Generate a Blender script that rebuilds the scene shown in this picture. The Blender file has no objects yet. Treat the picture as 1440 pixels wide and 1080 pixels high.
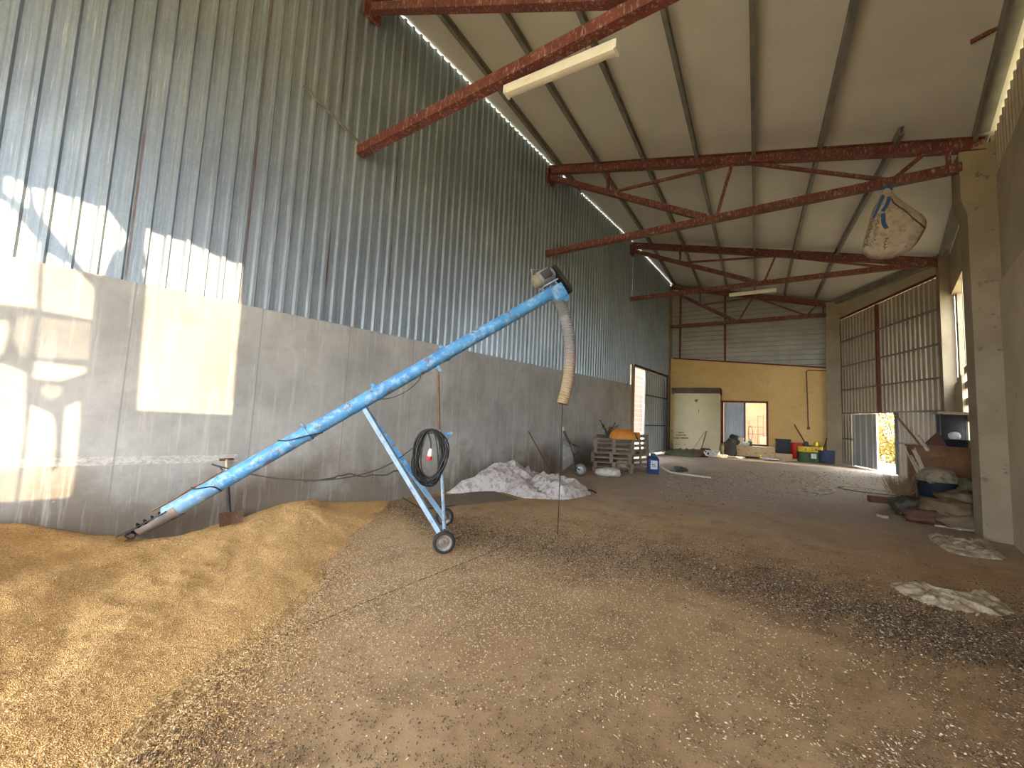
import bpy, bmesh, math, random
import numpy as np
from mathutils import Vector, Matrix, noise, geometry
random.seed(7)
rng = np.random.default_rng(11)
SC = bpy.context.scene
COL = SC.collection
R = math.radians
PI = math.pi

# ------------------------------------------------------------------ camera
CAM_H = 1.6
FPX = 541.0                      # focal length in pixels of the 1440 px wide frame
YAW, PITCH, ROLL = R(38.74), R(4.58), R(2.70)
fw = Vector((-math.sin(YAW)*math.cos(PITCH), math.cos(YAW)*math.cos(PITCH), math.sin(PITCH)))
r0 = fw.cross(Vector((0, 0, 1))).normalized()
u0 = r0.cross(fw)
rt = r0*math.cos(ROLL) + u0*math.sin(ROLL)
up = u0*math.cos(ROLL) - r0*math.sin(ROLL)
EYE = Vector((0, 0, CAM_H))
cam = bpy.data.cameras.new('camera')
cam.sensor_width = 36.0
cam.lens = FPX/1440*36
cam.clip_start = 0.05
cam.clip_end = 400
cob = bpy.data.objects.new('camera', cam)
COL.objects.link(cob)
cob.matrix_world = Matrix(((rt.x, up.x, -fw.x, 0), (rt.y, up.y, -fw.y, 0), (rt.z, up.z, -fw.z, CAM_H), (0, 0, 0, 1)))
SC.camera = cob

# measuring helpers: where a line of sight meets the floor, a wall or a given plane
def ray(x, y):
    return (rt*(x-720) - up*(y-540) + fw*FPX).normalized()
def smooth(t):
    t = max(0.0, min(1.0, t))
    return t*t*(3-2*t)
def fz(x, y):                    # the slab rises gently towards the far right corner
    return 0.27*smooth((y-11)/9.0)*(0.3+0.7*max(0, min(1, (x+5.9)/6.2)))
def G(x, y, z=0.0):
    d = ray(x, y)
    return EYE + d*((z-CAM_H)/d.z)
def GF(x, y, dz=0.0):
    z = 0.0
    for _ in range(8):
        p = G(x, y, z+dz)
        z = fz(p.x, p.y)
    return p
XL = -5.9
def WX(x, y, X=XL):
    d = ray(x, y)
    return EYE + d*(X/d.x)
def PL(x, y, p, n):
    d = ray(x, y); p = Vector(p); n = Vector(n)
    return EYE + d*(((p-EYE).dot(n))/d.dot(n))
SK = R(6.25)                     # the trusses stand slightly skew to the left wall
TD = Vector((math.cos(SK), math.sin(SK), 0))
TN = Vector((-math.sin(SK), math.cos(SK), 0))
def rwx(y):                      # inner face of the right wall
    if y < 9.5: return 2.27+0.107*(y-9.5)
    if y < 15.65: return 2.27+(y-9.5)*(2.88-2.27)/6.15
    return 2.88+(y-15.65)*(0.62-2.88)/5.25
BY = [-7, 3.04, 8.6, 14.7, 20.2, 24]
BZ = [0.06, 0.05, 0.0, 0.14, -0.02, -0.02]
def roofz(x, y):
    yt = y-(x-XL)*math.tan(SK)
    return 8.80+float(np.interp(yt, BY, BZ)) - 0.262*(x-XL)

# ------------------------------------------------------------------ materials
def nodes_of(m):
    m.use_nodes = True
    nt = m.node_tree
    return nt, nt.nodes, nt.links
class NB:
    """small node builder"""
    def __init__(s, name):
        s.m = bpy.data.materials.new(name)
        s.nt, s.n, s.l = nodes_of(s.m)
        s.b = s.n['Principled BSDF']
        s.tc = s.n.new('ShaderNodeTexCoord')
        s.geo = None
    def pos(s, scale=(1, 1, 1), world=True, rot=(0, 0, 0)):
        mp = s.n.new('ShaderNodeMapping')
        mp.inputs['Scale'].default_value = scale
        mp.inputs['Rotation'].default_value = rot
        if world:
            if s.geo is None: s.geo = s.n.new('ShaderNodeNewGeometry')
            s.l.new(s.geo.outputs['Position'], mp.inputs['Vector'])
        else:
            s.l.new(s.tc.outputs['Object'], mp.inputs['Vector'])
        return mp.outputs[0]
    def noise(s, vec, scale, detail=4, rough=.55, dist=0):
        t = s.n.new('ShaderNodeTexNoise')
        t.inputs['Scale'].default_value = scale
        t.inputs['Detail'].default_value = detail
        t.inputs['Roughness'].default_value = rough
        t.inputs['Distortion'].default_value = dist
        s.l.new(vec, t.inputs['Vector'])
        return t.outputs['Fac']
    def voro(s, vec, scale, out='Distance', feature='F1', rnd=1.0):
        t = s.n.new('ShaderNodeTexVoronoi')
        t.feature = feature
        t.inputs['Scale'].default_value = scale
        t.inputs['Randomness'].default_value = rnd
        s.l.new(vec, t.inputs['Vector'])
        return t.outputs[out]
    def ramp(s, fac, stops, interp='LINEAR'):
        t = s.n.new('ShaderNodeValToRGB')
        t.color_ramp.interpolation = interp
        e = t.color_ramp.elements
        while len(e) < len(stops): e.new(0.5)
        for i, (p, c) in enumerate(stops):
            e[i].position = p
            if not isinstance(c, (tuple, list)): c = (c, c, c)
            e[i].color = (*c, 1)
        s.l.new(fac, t.inputs[0])
        return t.outputs[0]
    def mix(s, fac, a, b, mode='MIX'):
        t = s.n.new('ShaderNodeMix'); t.data_type = 'RGBA'; t.blend_type = mode
        for sock, v in ((t.inputs[0], fac), (t.inputs[6], a), (t.inputs[7], b)):
            if hasattr(v, 'links'): s.l.new(v, sock)
            elif isinstance(v, (tuple, list)): sock.default_value = (*v[:3], 1)
            else: sock.default_value = v
        return t.outputs[2]
    def math(s, op, a, b=0.0):
        t = s.n.new('ShaderNodeMath'); t.operation = op
        for sock, v in ((t.inputs[0], a), (t.inputs[1], b)):
            if hasattr(v, 'links'): s.l.new(v, sock)
            else: sock.default_value = v
        return t.outputs[0]
    def sep(s, vec):
        t = s.n.new('ShaderNodeSeparateXYZ'); s.l.new(vec, t.inputs[0]); return t.outputs
    def color(s, c):
        if hasattr(c, 'links'): s.l.new(c, s.b.inputs['Base Color'])
        else: s.b.inputs['Base Color'].default_value = (*c, 1)
    def set(s, rough=.7, metal=0.0, spec=.3):
        if hasattr(rough, 'links'): s.l.new(rough, s.b.inputs['Roughness'])
        else: s.b.inputs['Roughness'].default_value = rough
        s.b.inputs['Metallic'].default_value = metal
        s.b.inputs['Specular IOR Level'].default_value = spec
        return s.m
    def bump(s, h, strength=.3, dist=.01):
        t = s.n.new('ShaderNodeBump')
        t.inputs['Strength'].default_value = strength
        t.inputs['Distance'].default_value = dist
        s.l.new(h, t.inputs['Height'])
        if s.b.inputs['Normal'].links:
            s.l.new(s.b.inputs['Normal'].links[0].from_socket, t.inputs['Normal'])
        s.l.new(t.outputs[0], s.b.inputs['Normal'])

def worn(name, c1, c2, scale=6, rough=.75, metal=0, spec=.25, c3=None, s3=25, t3=.62, bump=.25, bscale=40, bdist=.004, stretch=(1, 1, 1), world=False):
    """two tones in clouds, an optional third in flecks, a little bump"""
    b = NB(name)
    v = b.pos(stretch, world)
    n = b.noise(v, scale, 5, .6)
    c = b.mix(b.ramp(n, [(.35, 0.0), (.65, 1.0)]), c1, c2)
    if c3 is not None:
        f = b.noise(v, s3, 4, .65)
        c = b.mix(b.ramp(f, [(t3, 0.0), (t3+.05, 1.0)]), c, c3)
    b.color(c)
    if bump: b.bump(b.noise(v, bscale, 3, .6), bump, bdist)
    return b.set(rough, metal, spec)

M = {}
def build_materials():
    # galvanised trapezoidal sheet: spangled grey, vertical run marks, rusty lap seams
    def sheet(name, ca, cb, rustseam=True, metal=.35, seam=1.08):
        b = NB(name)
        v = b.pos((1, 1, 1))
        streak = b.noise(b.pos((14, 14, .35)), 2.2, 5, .65)
        cloud = b.noise(v, .8, 4, .6)
        spang = b.voro(b.pos((1, 1, .6)), 55, 'Color')
        c = b.mix(b.ramp(streak, [(.3, 0.0), (.7, 1.0)]), ca, cb)
        c = b.mix(b.ramp(cloud, [(.35, 0.0), (.7, .55)]), c, tuple(x*.72 for x in ca))
        sp = b.n.new('ShaderNodeRGBToBW'); b.l.new(spang, sp.inputs[0])
        c = b.mix(.10, c, sp.outputs[0], 'SOFT_LIGHT')
        drip = b.noise(b.pos((34, 34, 1.1)), 1.6, 6, .78)
        c = b.mix(b.ramp(drip, [(.57, 0.0), (.66, .75)]), c, (.66, .64, .58))
        if rustseam:
            y = b.sep(b.pos((1, 1, 1)))[1]
            f = b.math('ABSOLUTE', b.math('SUBTRACT', b.math('FRACT', b.math('DIVIDE', y, seam)), .5))
            near = b.math('LESS_THAN', f, .010)
            rn = b.noise(b.pos((1, 9, .5)), 1.3, 4, .7)
            c = b.mix(b.math('MULTIPLY', near, b.ramp(rn, [(.42, 0.0), (.6, .8)])), c, (.22, .09, .035))
        rust = b.noise(b.pos((3, 3, .8)), 1.1, 6, .75)
        c = b.mix(b.ramp(rust, [(.70, 0.0), (.80, .5)]), c, (.24, .13, .07))
        b.color(c)
        b.bump(b.noise(v, 60, 3, .6), .08, .003)
        return b.set(.48, metal, .4)
    M['sheet'] = sheet('galvanised_sheet', (.29, .335, .37), (.45, .505, .545), True, .55)
    M['sheet_gate'] = sheet('gate_sheet', (.38, .31, .22), (.47, .39, .29), False, .2)  # brown warmed to carry the bounce light on the gate
    M['sheet_door'] = sheet('door_sheet', (.36, .39, .42), (.46, .49, .51), False, .3)
    # concrete base wall
    b = NB('cast_concrete')
    v = b.pos()
    c = b.mix(b.ramp(b.noise(v, .7, 5, .6), [(.35, 0.0), (.68, 1.0)]), (.32, .305, .28), (.50, .475, .435))
    c = b.mix(b.ramp(b.noise(v, 5, 6, .7), [(.45, 0.0), (.75, .5)]), c, (.26, .245, .225))
    z = b.sep(b.pos())[2]
    lift = b.math('ADD', z, b.math('MULTIPLY', b.noise(b.pos((1, 1, 1)), 1.3, 5, .65), -1.6))
    c = b.mix(b.ramp(lift, [(-.55, 0.0), (-.1, 1.0)]) if False else b.ramp(b.math('ADD', lift, .6), [(0.15, .80), (.70, 0.0)]), c, (.175, .135, .098))
    runs = b.noise(b.pos((9, 9, .5)), 1.4, 5, .7)
    c = b.mix(b.ramp(runs, [(.54, 0.0), (.70, .5)]), c, (.58, .555, .505))
    c = b.mix(b.ramp(b.noise(v, 16, 5, .7), [(.68, 0.0), (.73, .6)]), c, (.55, .53, .49))
    # a crusty pale band left by an old grain level, and a lift joint
    yy = b.sep(b.pos())[1]
    band = b.math('ABSOLUTE', b.math('SUBTRACT', b.math('ADD', z, b.math('MULTIPLY', yy, .03)), .93))
    nb = b.noise(b.pos((2, 6, 9)), 4, 5, .75)
    c = b.mix(b.math('MULTIPLY', b.math('MULTIPLY', b.math('LESS_THAN', band, .045), b.math('LESS_THAN', yy, 1.75)), b.ramp(nb, [(.42, 0.0), (.6, .9)])), c, (.60, .56, .49))
    wob = b.math('ADD', z, b.math('MULTIPLY', b.noise(b.pos((1, 1.2, 1)), 1.6, 3, .6), .22))
    cr = b.math('ABSOLUTE', b.math('SUBTRACT', wob, .60))
    c = b.mix(b.math('MULTIPLY', b.math('LESS_THAN', cr, .012), b.math('MULTIPLY', b.math('GREATER_THAN', yy, 2.6), b.math('LESS_THAN', yy, 4.4))), c, (.10, .085, .07))
    fj = b.math('ABSOLUTE', b.math('SUBTRACT', b.math('FRACT', b.math('DIVIDE', yy, 1.25)), .5))
    c = b.mix(b.math('MULTIPLY', b.math('LESS_THAN', fj, .006), .5), c, (.2, .185, .165))
    b.color(c)
    b.bump(b.noise(v, 25, 6, .7), .35, .006)
    b.bump(b.voro(b.pos((1, 1, .6)), 18), .12, .006)
    M['concrete'] = b.set(.85, 0, .15)
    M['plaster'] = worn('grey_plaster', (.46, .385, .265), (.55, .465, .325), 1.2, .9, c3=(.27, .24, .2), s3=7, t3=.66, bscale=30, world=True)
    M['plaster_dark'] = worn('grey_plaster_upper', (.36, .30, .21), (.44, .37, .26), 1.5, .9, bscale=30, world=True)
    M['column'] = worn('column_concrete', (.25, .195, .125), (.32, .255, .17), 1.7, .88, c3=(.17, .14, .10), s3=6, t3=.64, bscale=35, world=True)
    # packed earth and dust over the slab
    b = NB('dusty_floor')
    v = b.pos()
    c = b.mix(b.ramp(b.noise(v, .55, 5, .6, .4), [(.36, 0.0), (.64, 1.0)]), (.36, .228, .122), (.48, .325, .182))
    c = b.mix(b.ramp(b.noise(v, 2.3, 6, .7), [(.50, 0.0), (.70, .75)]), c, (.23, .14, .075))
    c = b.mix(b.ramp(b.noise(b.pos((1, .35, 1), True, (0, 0, .5)), 3, 5, .65), [(.55, 0.0), (.75, .45)]), c, (.50, .385, .26))
    xx, yy, zz = b.sep(b.pos())[:3]
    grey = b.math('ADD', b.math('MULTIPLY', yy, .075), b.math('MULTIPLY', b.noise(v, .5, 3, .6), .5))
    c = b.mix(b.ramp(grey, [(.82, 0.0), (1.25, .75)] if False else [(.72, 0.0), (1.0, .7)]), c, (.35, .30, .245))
    jn = b.math('ABSOLUTE', b.math('ADD', xx, b.math('ADD', b.math('MULTIPLY', yy, .04), b.math('ADD', 2.86, b.math('MULTIPLY', b.noise(v, 3, 3, .6), .03)))))
    jl = b.math('MULTIPLY', b.math('LESS_THAN', jn, .010), b.math('LESS_THAN', b.math('ABSOLUTE', b.math('SUBTRACT', yy, 2.1)), 2.2))
    c = b.mix(b.math('MULTIPLY', jl, .75), c, (.09, .06, .04))
    c = b.mix(b.ramp(b.noise(v, 130, 3, .7), [(.64, 0.0), (.72, .4)]), c, (.17, .115, .07))
    c = b.mix(b.ramp(b.noise(b.pos((1, 1, 1), True, (0, 0, 1)), 90, 3, .7), [(.66, 0.0), (.72, .5)]), c, (.56, .45, .32))
    b.color(c)
    b.bump(b.noise(v, 1.6, 5, .6), .25, .04)
    b.bump(b.noise(v, 60, 4, .7), .4, .006)
    M['floor'] = b.set(.92, 0, .12)
    M['ceiling'] = worn('sandwich_panel', (.60, .565, .49), (.68, .645, .565), .6, .55, spec=.35, bump=.06, bscale=2.5, bdist=.02, world=True)
    b = NB('red_oxide_steel')
    v = b.pos((1, 1, 1))
    c = b.mix(b.ramp(b.noise(v, 4, 5, .6), [(.35, 0.0), (.65, 1.0)]), (.105, .026, .020), (.17, .048, .036))
    c = b.mix(b.ramp(b.noise(b.pos((6, 6, 2)), 5, 6, .75), [(.54, 0.0), (.62, .6)]), c, (.48, .35, .28))
    b.color(c); b.bump(b.noise(v, 70, 3, .6), .2, .002)
    M['red'] = b.set(.55, 0, .4)
    M['darkred'] = worn('dark_red_frame', (.10, .022, .018), (.16, .04, .03), 5, .6)
    M['purlin'] = worn('galvanised_purlin', (.20, .19, .165), (.28, .265, .23), 3, .6, .3, world=True)
    M['eave'] = worn('eave_channel', (.22, .205, .17), (.33, .31, .26), 2, .55, .4, world=True)
    # yellow limewash
    b = NB('yellow_limewash')
    v = b.pos()
    c = b.mix(b.ramp(b.noise(v, .9, 5, .65), [(.35, 0.0), (.65, 1.0)]), (.60, .395, .15), (.70, .48, .20))
    c = b.mix(b.ramp(b.noise(b.pos((1, 1, 2.4)), 2.0, 6, .7), [(.56, 0.0), (.72, .65)]), c, (.44, .275, .10))
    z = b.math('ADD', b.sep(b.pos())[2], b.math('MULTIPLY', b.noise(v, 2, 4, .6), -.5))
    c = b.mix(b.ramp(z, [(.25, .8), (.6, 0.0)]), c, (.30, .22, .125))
    c = b.mix(b.ramp(b.noise(v, 7, 5, .7), [(.66, 0.0), (.70, .5)]), c, (.36, .27, .15))
    b.color(c); b.bump(b.noise(v, 18, 5, .7), .3, .01)
    M['yellow'] = b.set(.92, 0, .1)
    M['annex'] = worn('pale_limewash', (.50, .43, .27), (.57, .495, .325), 1.5, .92, c3=(.40, .33, .20), s3=5, t3=.66, bscale=20, world=True)
    M['siding'] = worn('far_siding', (.30, .285, .245), (.38, .36, .31), 1.3, .55, .25, world=True)
    M['paleroom'] = worn('pale_plaster', (.27, .175, .10), (.33, .225, .14), 1.2, .9, bscale=20, world=True)
    b = NB('brick')
    t = b.n.new('ShaderNodeTexBrick')
    b.l.new(b.pos((1, 1, 1), True, (R(90), 0, R(90))), t.inputs['Vector'])
    t.inputs['Color1'].default_value = (.22, .065, .045, 1); t.inputs['Color2'].default_value = (.17, .05, .035, 1)
    t.inputs['Mortar'].default_value = (.2, .15, .12, 1)
    t.inputs['Scale'].default_value = 1.0; t.inputs['Brick Width'].default_value = .3; t.inputs['Row Height'].default_value = .14
    t.inputs['Mortar Size'].default_value = .012
    b.color(t.outputs['Color']); M['brick'] = b.set(.9)
    # blue paint with rust
    b = NB('blue_paint')
    v = b.pos((1, 1, 1), False)
    c = b.mix(b.ramp(b.noise(v, 5, 4, .6), [(.35, 0.0), (.65, 1.0)]), (.05, .21, .44), (.095, .31, .56))
    c = b.mix(b.ramp(b.noise(v, 11, 5, .7), [(.50, 0.0), (.60, .75)]), c, (.30, .45, .58))
    c = b.mix(b.ramp(b.noise(b.pos((1, 1, 1.3), False), 7, 6, .75), [(.575, 0.0), (.62, .9)]), c, (.22, .10, .05))
    b.color(c); zl = b.math('ADD', b.sep(b.pos((1, 1, 1), True))[2], b.math('MULTIPLY', b.noise(v, 6, 5, .7), .5))
    c = b.mix(b.ramp(zl, [(.45, .75), (1.0, 0.0)]), c, (.33, .42, .47))
    b.color(c)
    b.bump(b.noise(v, 45, 4, .6), .15, .002); M['blue'] = b.set(.45, 0, .45)
    M['blueworn'] = worn('worn_blue_paint', (.20, .32, .46), (.34, .42, .50), 9, .6, c3=(.24, .17, .12), s3=22, t3=.6)
    M['rusty'] = worn('rusty_steel', (.15, .085, .055), (.23, .13, .085), 9, .8, .2, c3=(.32, .26, .22), s3=30, t3=.63)
    M['trough'] = worn('worn_trough', (.20, .17, .15), (.34, .27, .22), 8, .6, .3, c3=(.25, .38, .5), s3=9, t3=.6)
    M['darksteel'] = worn('dark_steel', (.05, .048, .046), (.09, .085, .08), 9, .6, .4)
    M['steel'] = worn('bare_steel', (.32, .32, .31), (.42, .41, .4), 9, .45, .6)
    M['motor'] = worn('motor_grey', (.24, .26, .26), (.36, .37, .36), 14, .55, .3, c3=(.5, .46, .38), s3=20, t3=.6)
    M['motorcap'] = worn('motor_cap', (.20, .165, .11), (.27, .22, .15), 10, .6)
    M['black'] = worn('black_rubber', (.018, .017, .016), (.035, .033, .03), 10, .65)
    M['cable'] = worn('black_cable', (.022, .021, .02), (.045, .042, .04), 10, .5)
    M['hub'] = worn('wheel_rim', (.16, .13, .11), (.28, .24, .2), 20, .6, .4)
    b = NB('corrugated_hose')
    v = b.pos((1, 1, 1), False)
    z = b.sep(b.pos((1, 1, 1), True))[2]
    c = b.mix(b.ramp(b.math('DIVIDE', b.math('SUBTRACT', z, 1.7), 1.8), [(.05, (.44, .33, .19)), (.35, (.37, .295, .22)), (.6, (.20, .19, .20)), (.9, (.26, .25, .25))]), (.33, .27, .2), (.33, .27, .2)) if False else b.ramp(b.math('ADD', b.math('DIVIDE', b.math('SUBTRACT', z, 1.7), 1.8), b.math('MULTIPLY', b.noise(v, 6, 3, .6), .15)), [(.10, (.36, .25, .13)), (.38, (.33, .245, .165)), (.62, (.20, .18, .18)), (.9, (.25, .235, .23))])
    c = b.mix(b.ramp(b.noise(v, 30, 5, .7), [(.6, 0.0), (.68, .6)]), c, (.55, .47, .38))
    b.color(c); M['hose'] = b.set(.6)
    # grain
    b = NB('barley_grain')
    v = b.pos()
    cell = b.voro(v, 150, 'Color')
    bw = b.n.new('ShaderNodeRGBToBW'); b.l.new(cell, bw.inputs[0])
    c = b.ramp(bw.outputs[0], [(.15, (.52, .275, .095)), (.5, (.76, .45, .18)), (.85, (.92, .63, .31))])
    c = b.mix(b.ramp(b.noise(v, 2.2, 5, .65), [(.45, 0.0), (.75, .35)]), c, (.50, .28, .105))
    c = b.mix(b.ramp(b.noise(v, 40, 4, .7), [(.63, 0.0), (.7, .5)]), c, (.30, .165, .065))
    b.color(c)
    d = b.voro(v, 150)
    b.bump(b.noise(v, 26, 5, .7), .30, .025)
    b.bump(d, .9, .008)
    M['grain'] = b.set(.8, 0, .15)
    def kern(name, a, bb, rough=.75):
        k = NB(name)
        oi = k.voro(k.pos(), 70, 'Color')
        w = k.n.new('ShaderNodeRGBToBW'); k.l.new(oi, w.inputs[0])
        k.color(k.ramp(w.outputs[0], [(.2, a), (.8, bb)]))
        return k.set(rough, 0, .2)
    M['kernel'] = kern('loose_kernels', (.38, .22, .085), (.74, .52, .27))
    M['chaffdark'] = kern('dark_husk', (.028, .02, .014), (.115, .08, .052))
    M['chaffmid'] = kern('mid_husk', (.10, .066, .040), (.26, .18, .11))
    M['chaffpale'] = kern('pale_husk', (.46, .34, .21), (.76, .62, .44))
    # woven plastic
    def woven(name, c1, c2, cd, t=.62):
        b = NB(name)
        v = b.pos((1, 1, 1), False)
        c = b.mix(b.ramp(b.noise(v, 3.5, 5, .65), [(.35, 0.0), (.65, 1.0)]), c1, c2)
        c = b.mix(b.ramp(b.noise(v, 9, 6, .72), [(t-.1, 0.0), (t, .75)]), c, cd)
        b.color(c)
        b.bump(b.noise(v, 14, 5, .65), .35, .02)
        b.bump(b.noise(v, 180, 2, .5), .1, .001)
        return b.set(.6, 0, .3)
    M['tarp'] = woven('woven_plastic', (.50, .445, .42), (.62, .565, .535), (.26, .215, .195), .585)
    M['sack'] = woven('dirty_woven_sack', (.40, .32, .22), (.52, .43, .31), (.17, .115, .065), .56)
    M['bulkbag'] = woven('bulk_bag_fabric', (.40, .325, .24), (.50, .41, .31), (.27, .205, .14), .60)
    M['sackpale'] = woven('pale_old_cloth', (.22, .17, .11), (.30, .235, .155), (.10, .07, .045), .6)
    M['whitebag'] = woven('white_bag', (.55, .52, .47), (.64, .61, .56), (.35, .3, .25))
    M['sackbrown'] = woven('brown_sack', (.105, .068, .034), (.16, .105, .055), (.15, .10, .06))  # darkened: the low light over the junk pile is put into this colour
    M['sackdark'] = woven('dark_sack', (.045, .036, .028), (.08, .065, .05), (.02, .016, .013))
    M['wood'] = worn('pallet_wood', (.20, .145, .105), (.30, .22, .16), 6, .85, c3=(.14, .10, .07), s3=12, t3=.6, stretch=(1, 1, 1))
    M['woodpale'] = worn('pale_wood', (.40, .32, .23), (.5, .41, .3), 8, .8)
    M['wooddark'] = worn('cabinet_wood', (.13, .062, .028), (.20, .10, .045), 5, .6, c3=(.08, .045, .025), s3=14, t3=.62)
    M['redboard'] = worn('red_brown_board', (.085, .035, .024), (.12, .05, .035), 4, .7)
    M['mat'] = worn('brown_board', (.155, .115, .085), (.205, .155, .115), 3, .8, c3=(.3, .25, .2), s3=30, t3=.68)
    M['orange'] = worn('orange_plastic', (.58, .20, .025), (.66, .27, .045), 5, .55)
    M['bluecan'] = worn('blue_plastic', (.010, .036, .15), (.016, .05, .19), 6, .4, spec=.5)
    M['label'] = worn('white_label', (.66, .68, .7), (.74, .76, .78), 8, .6)
    M['labelink'] = worn('label_ink', (.06, .07, .09), (.10, .11, .13), 8, .6)
    M['white'] = worn('white_plastic', (.62, .58, .50), (.70, .66, .58), 5, .5)
    M['lamp'] = worn('yellowed_diffuser', (.66, .60, .46), (.74, .68, .54), 4, .4, spec=.5)
    M['branch'] = worn('dry_twig', (.055, .036, .024), (.09, .06, .04), 12, .85)
    M['straw'] = worn('broom_straw', (.16, .105, .055), (.24, .16, .085), 12, .85)
    M['redplastic'] = worn('red_plastic', (.46, .012, .012), (.55, .02, .018), 5, .35, spec=.5)
    M['blackcrate'] = worn('black_plastic', (.016, .016, .018), (.03, .03, .032), 6, .5)
    M['green'] = worn('green_tin', (.045, .085, .03), (.07, .12, .045), 6, .5)
    M['yellowtin'] = worn('yellow_band', (.62, .43, .03), (.70, .50, .05), 6, .5)
    M['navy'] = worn('navy_plastic', (.045, .055, .11), (.06, .07, .13), 6, .5)
    M['teal'] = worn('blue_tub', (.007, .013, .02), (.011, .019, .028), 6, .5)  # nearly black, with the dimness of the junk pile in the colour
    M['cream'] = worn('cream_plastic', (.58, .52, .38), (.65, .59, .45), 6, .5)
    M['darkroof'] = worn('annex_roof', (.07, .05, .038), (.11, .08, .06), 4, .8)
    M['olive'] = worn('olive_net', (.06, .06, .03), (.10, .095, .05), 14, .85)
    M['strap'] = worn('blue_strap', (.035, .09, .22), (.055, .13, .29), 8, .6)
    M['plugwhite'] = worn('plug_white', (.72, .7, .66), (.78, .76, .72), 6, .45)
    M['ink'] = worn('faded_ink', (.12, .085, .05), (.17, .12, .07), 20, .8)
    M['step'] = worn('step_plaster', (.52, .36, .19), (.60, .43, .24), 3, .9, c3=(.3, .24, .1), s3=8, t3=.6, world=True)
    # outdoors
    b = NB('dry_ground')
    v = b.pos()
    c = b.mix(b.ramp(b.noise(v, .8, 5, .6), [(.35, 0.0), (.65, 1.0)]), (.36, .27, .14), (.46, .36, .19))
    c = b.mix(b.ramp(b.noise(v, 2.5, 6, .7), [(.5, 0.0), (.62, .8)]), c, (.16, .20, .05))
    b.color(c); b.bump(b.noise(v, 14, 5, .7), .5, .05); M['ground'] = b.set(.95)
    M['leaf'] = kern('dry_leaves', (.22, .20, .05), (.55, .42, .13))
build_materials()
SKY_STRENGTH, SUN_ENERGY, EXPOSURE = 6.8, 3.1, 1.55
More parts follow.
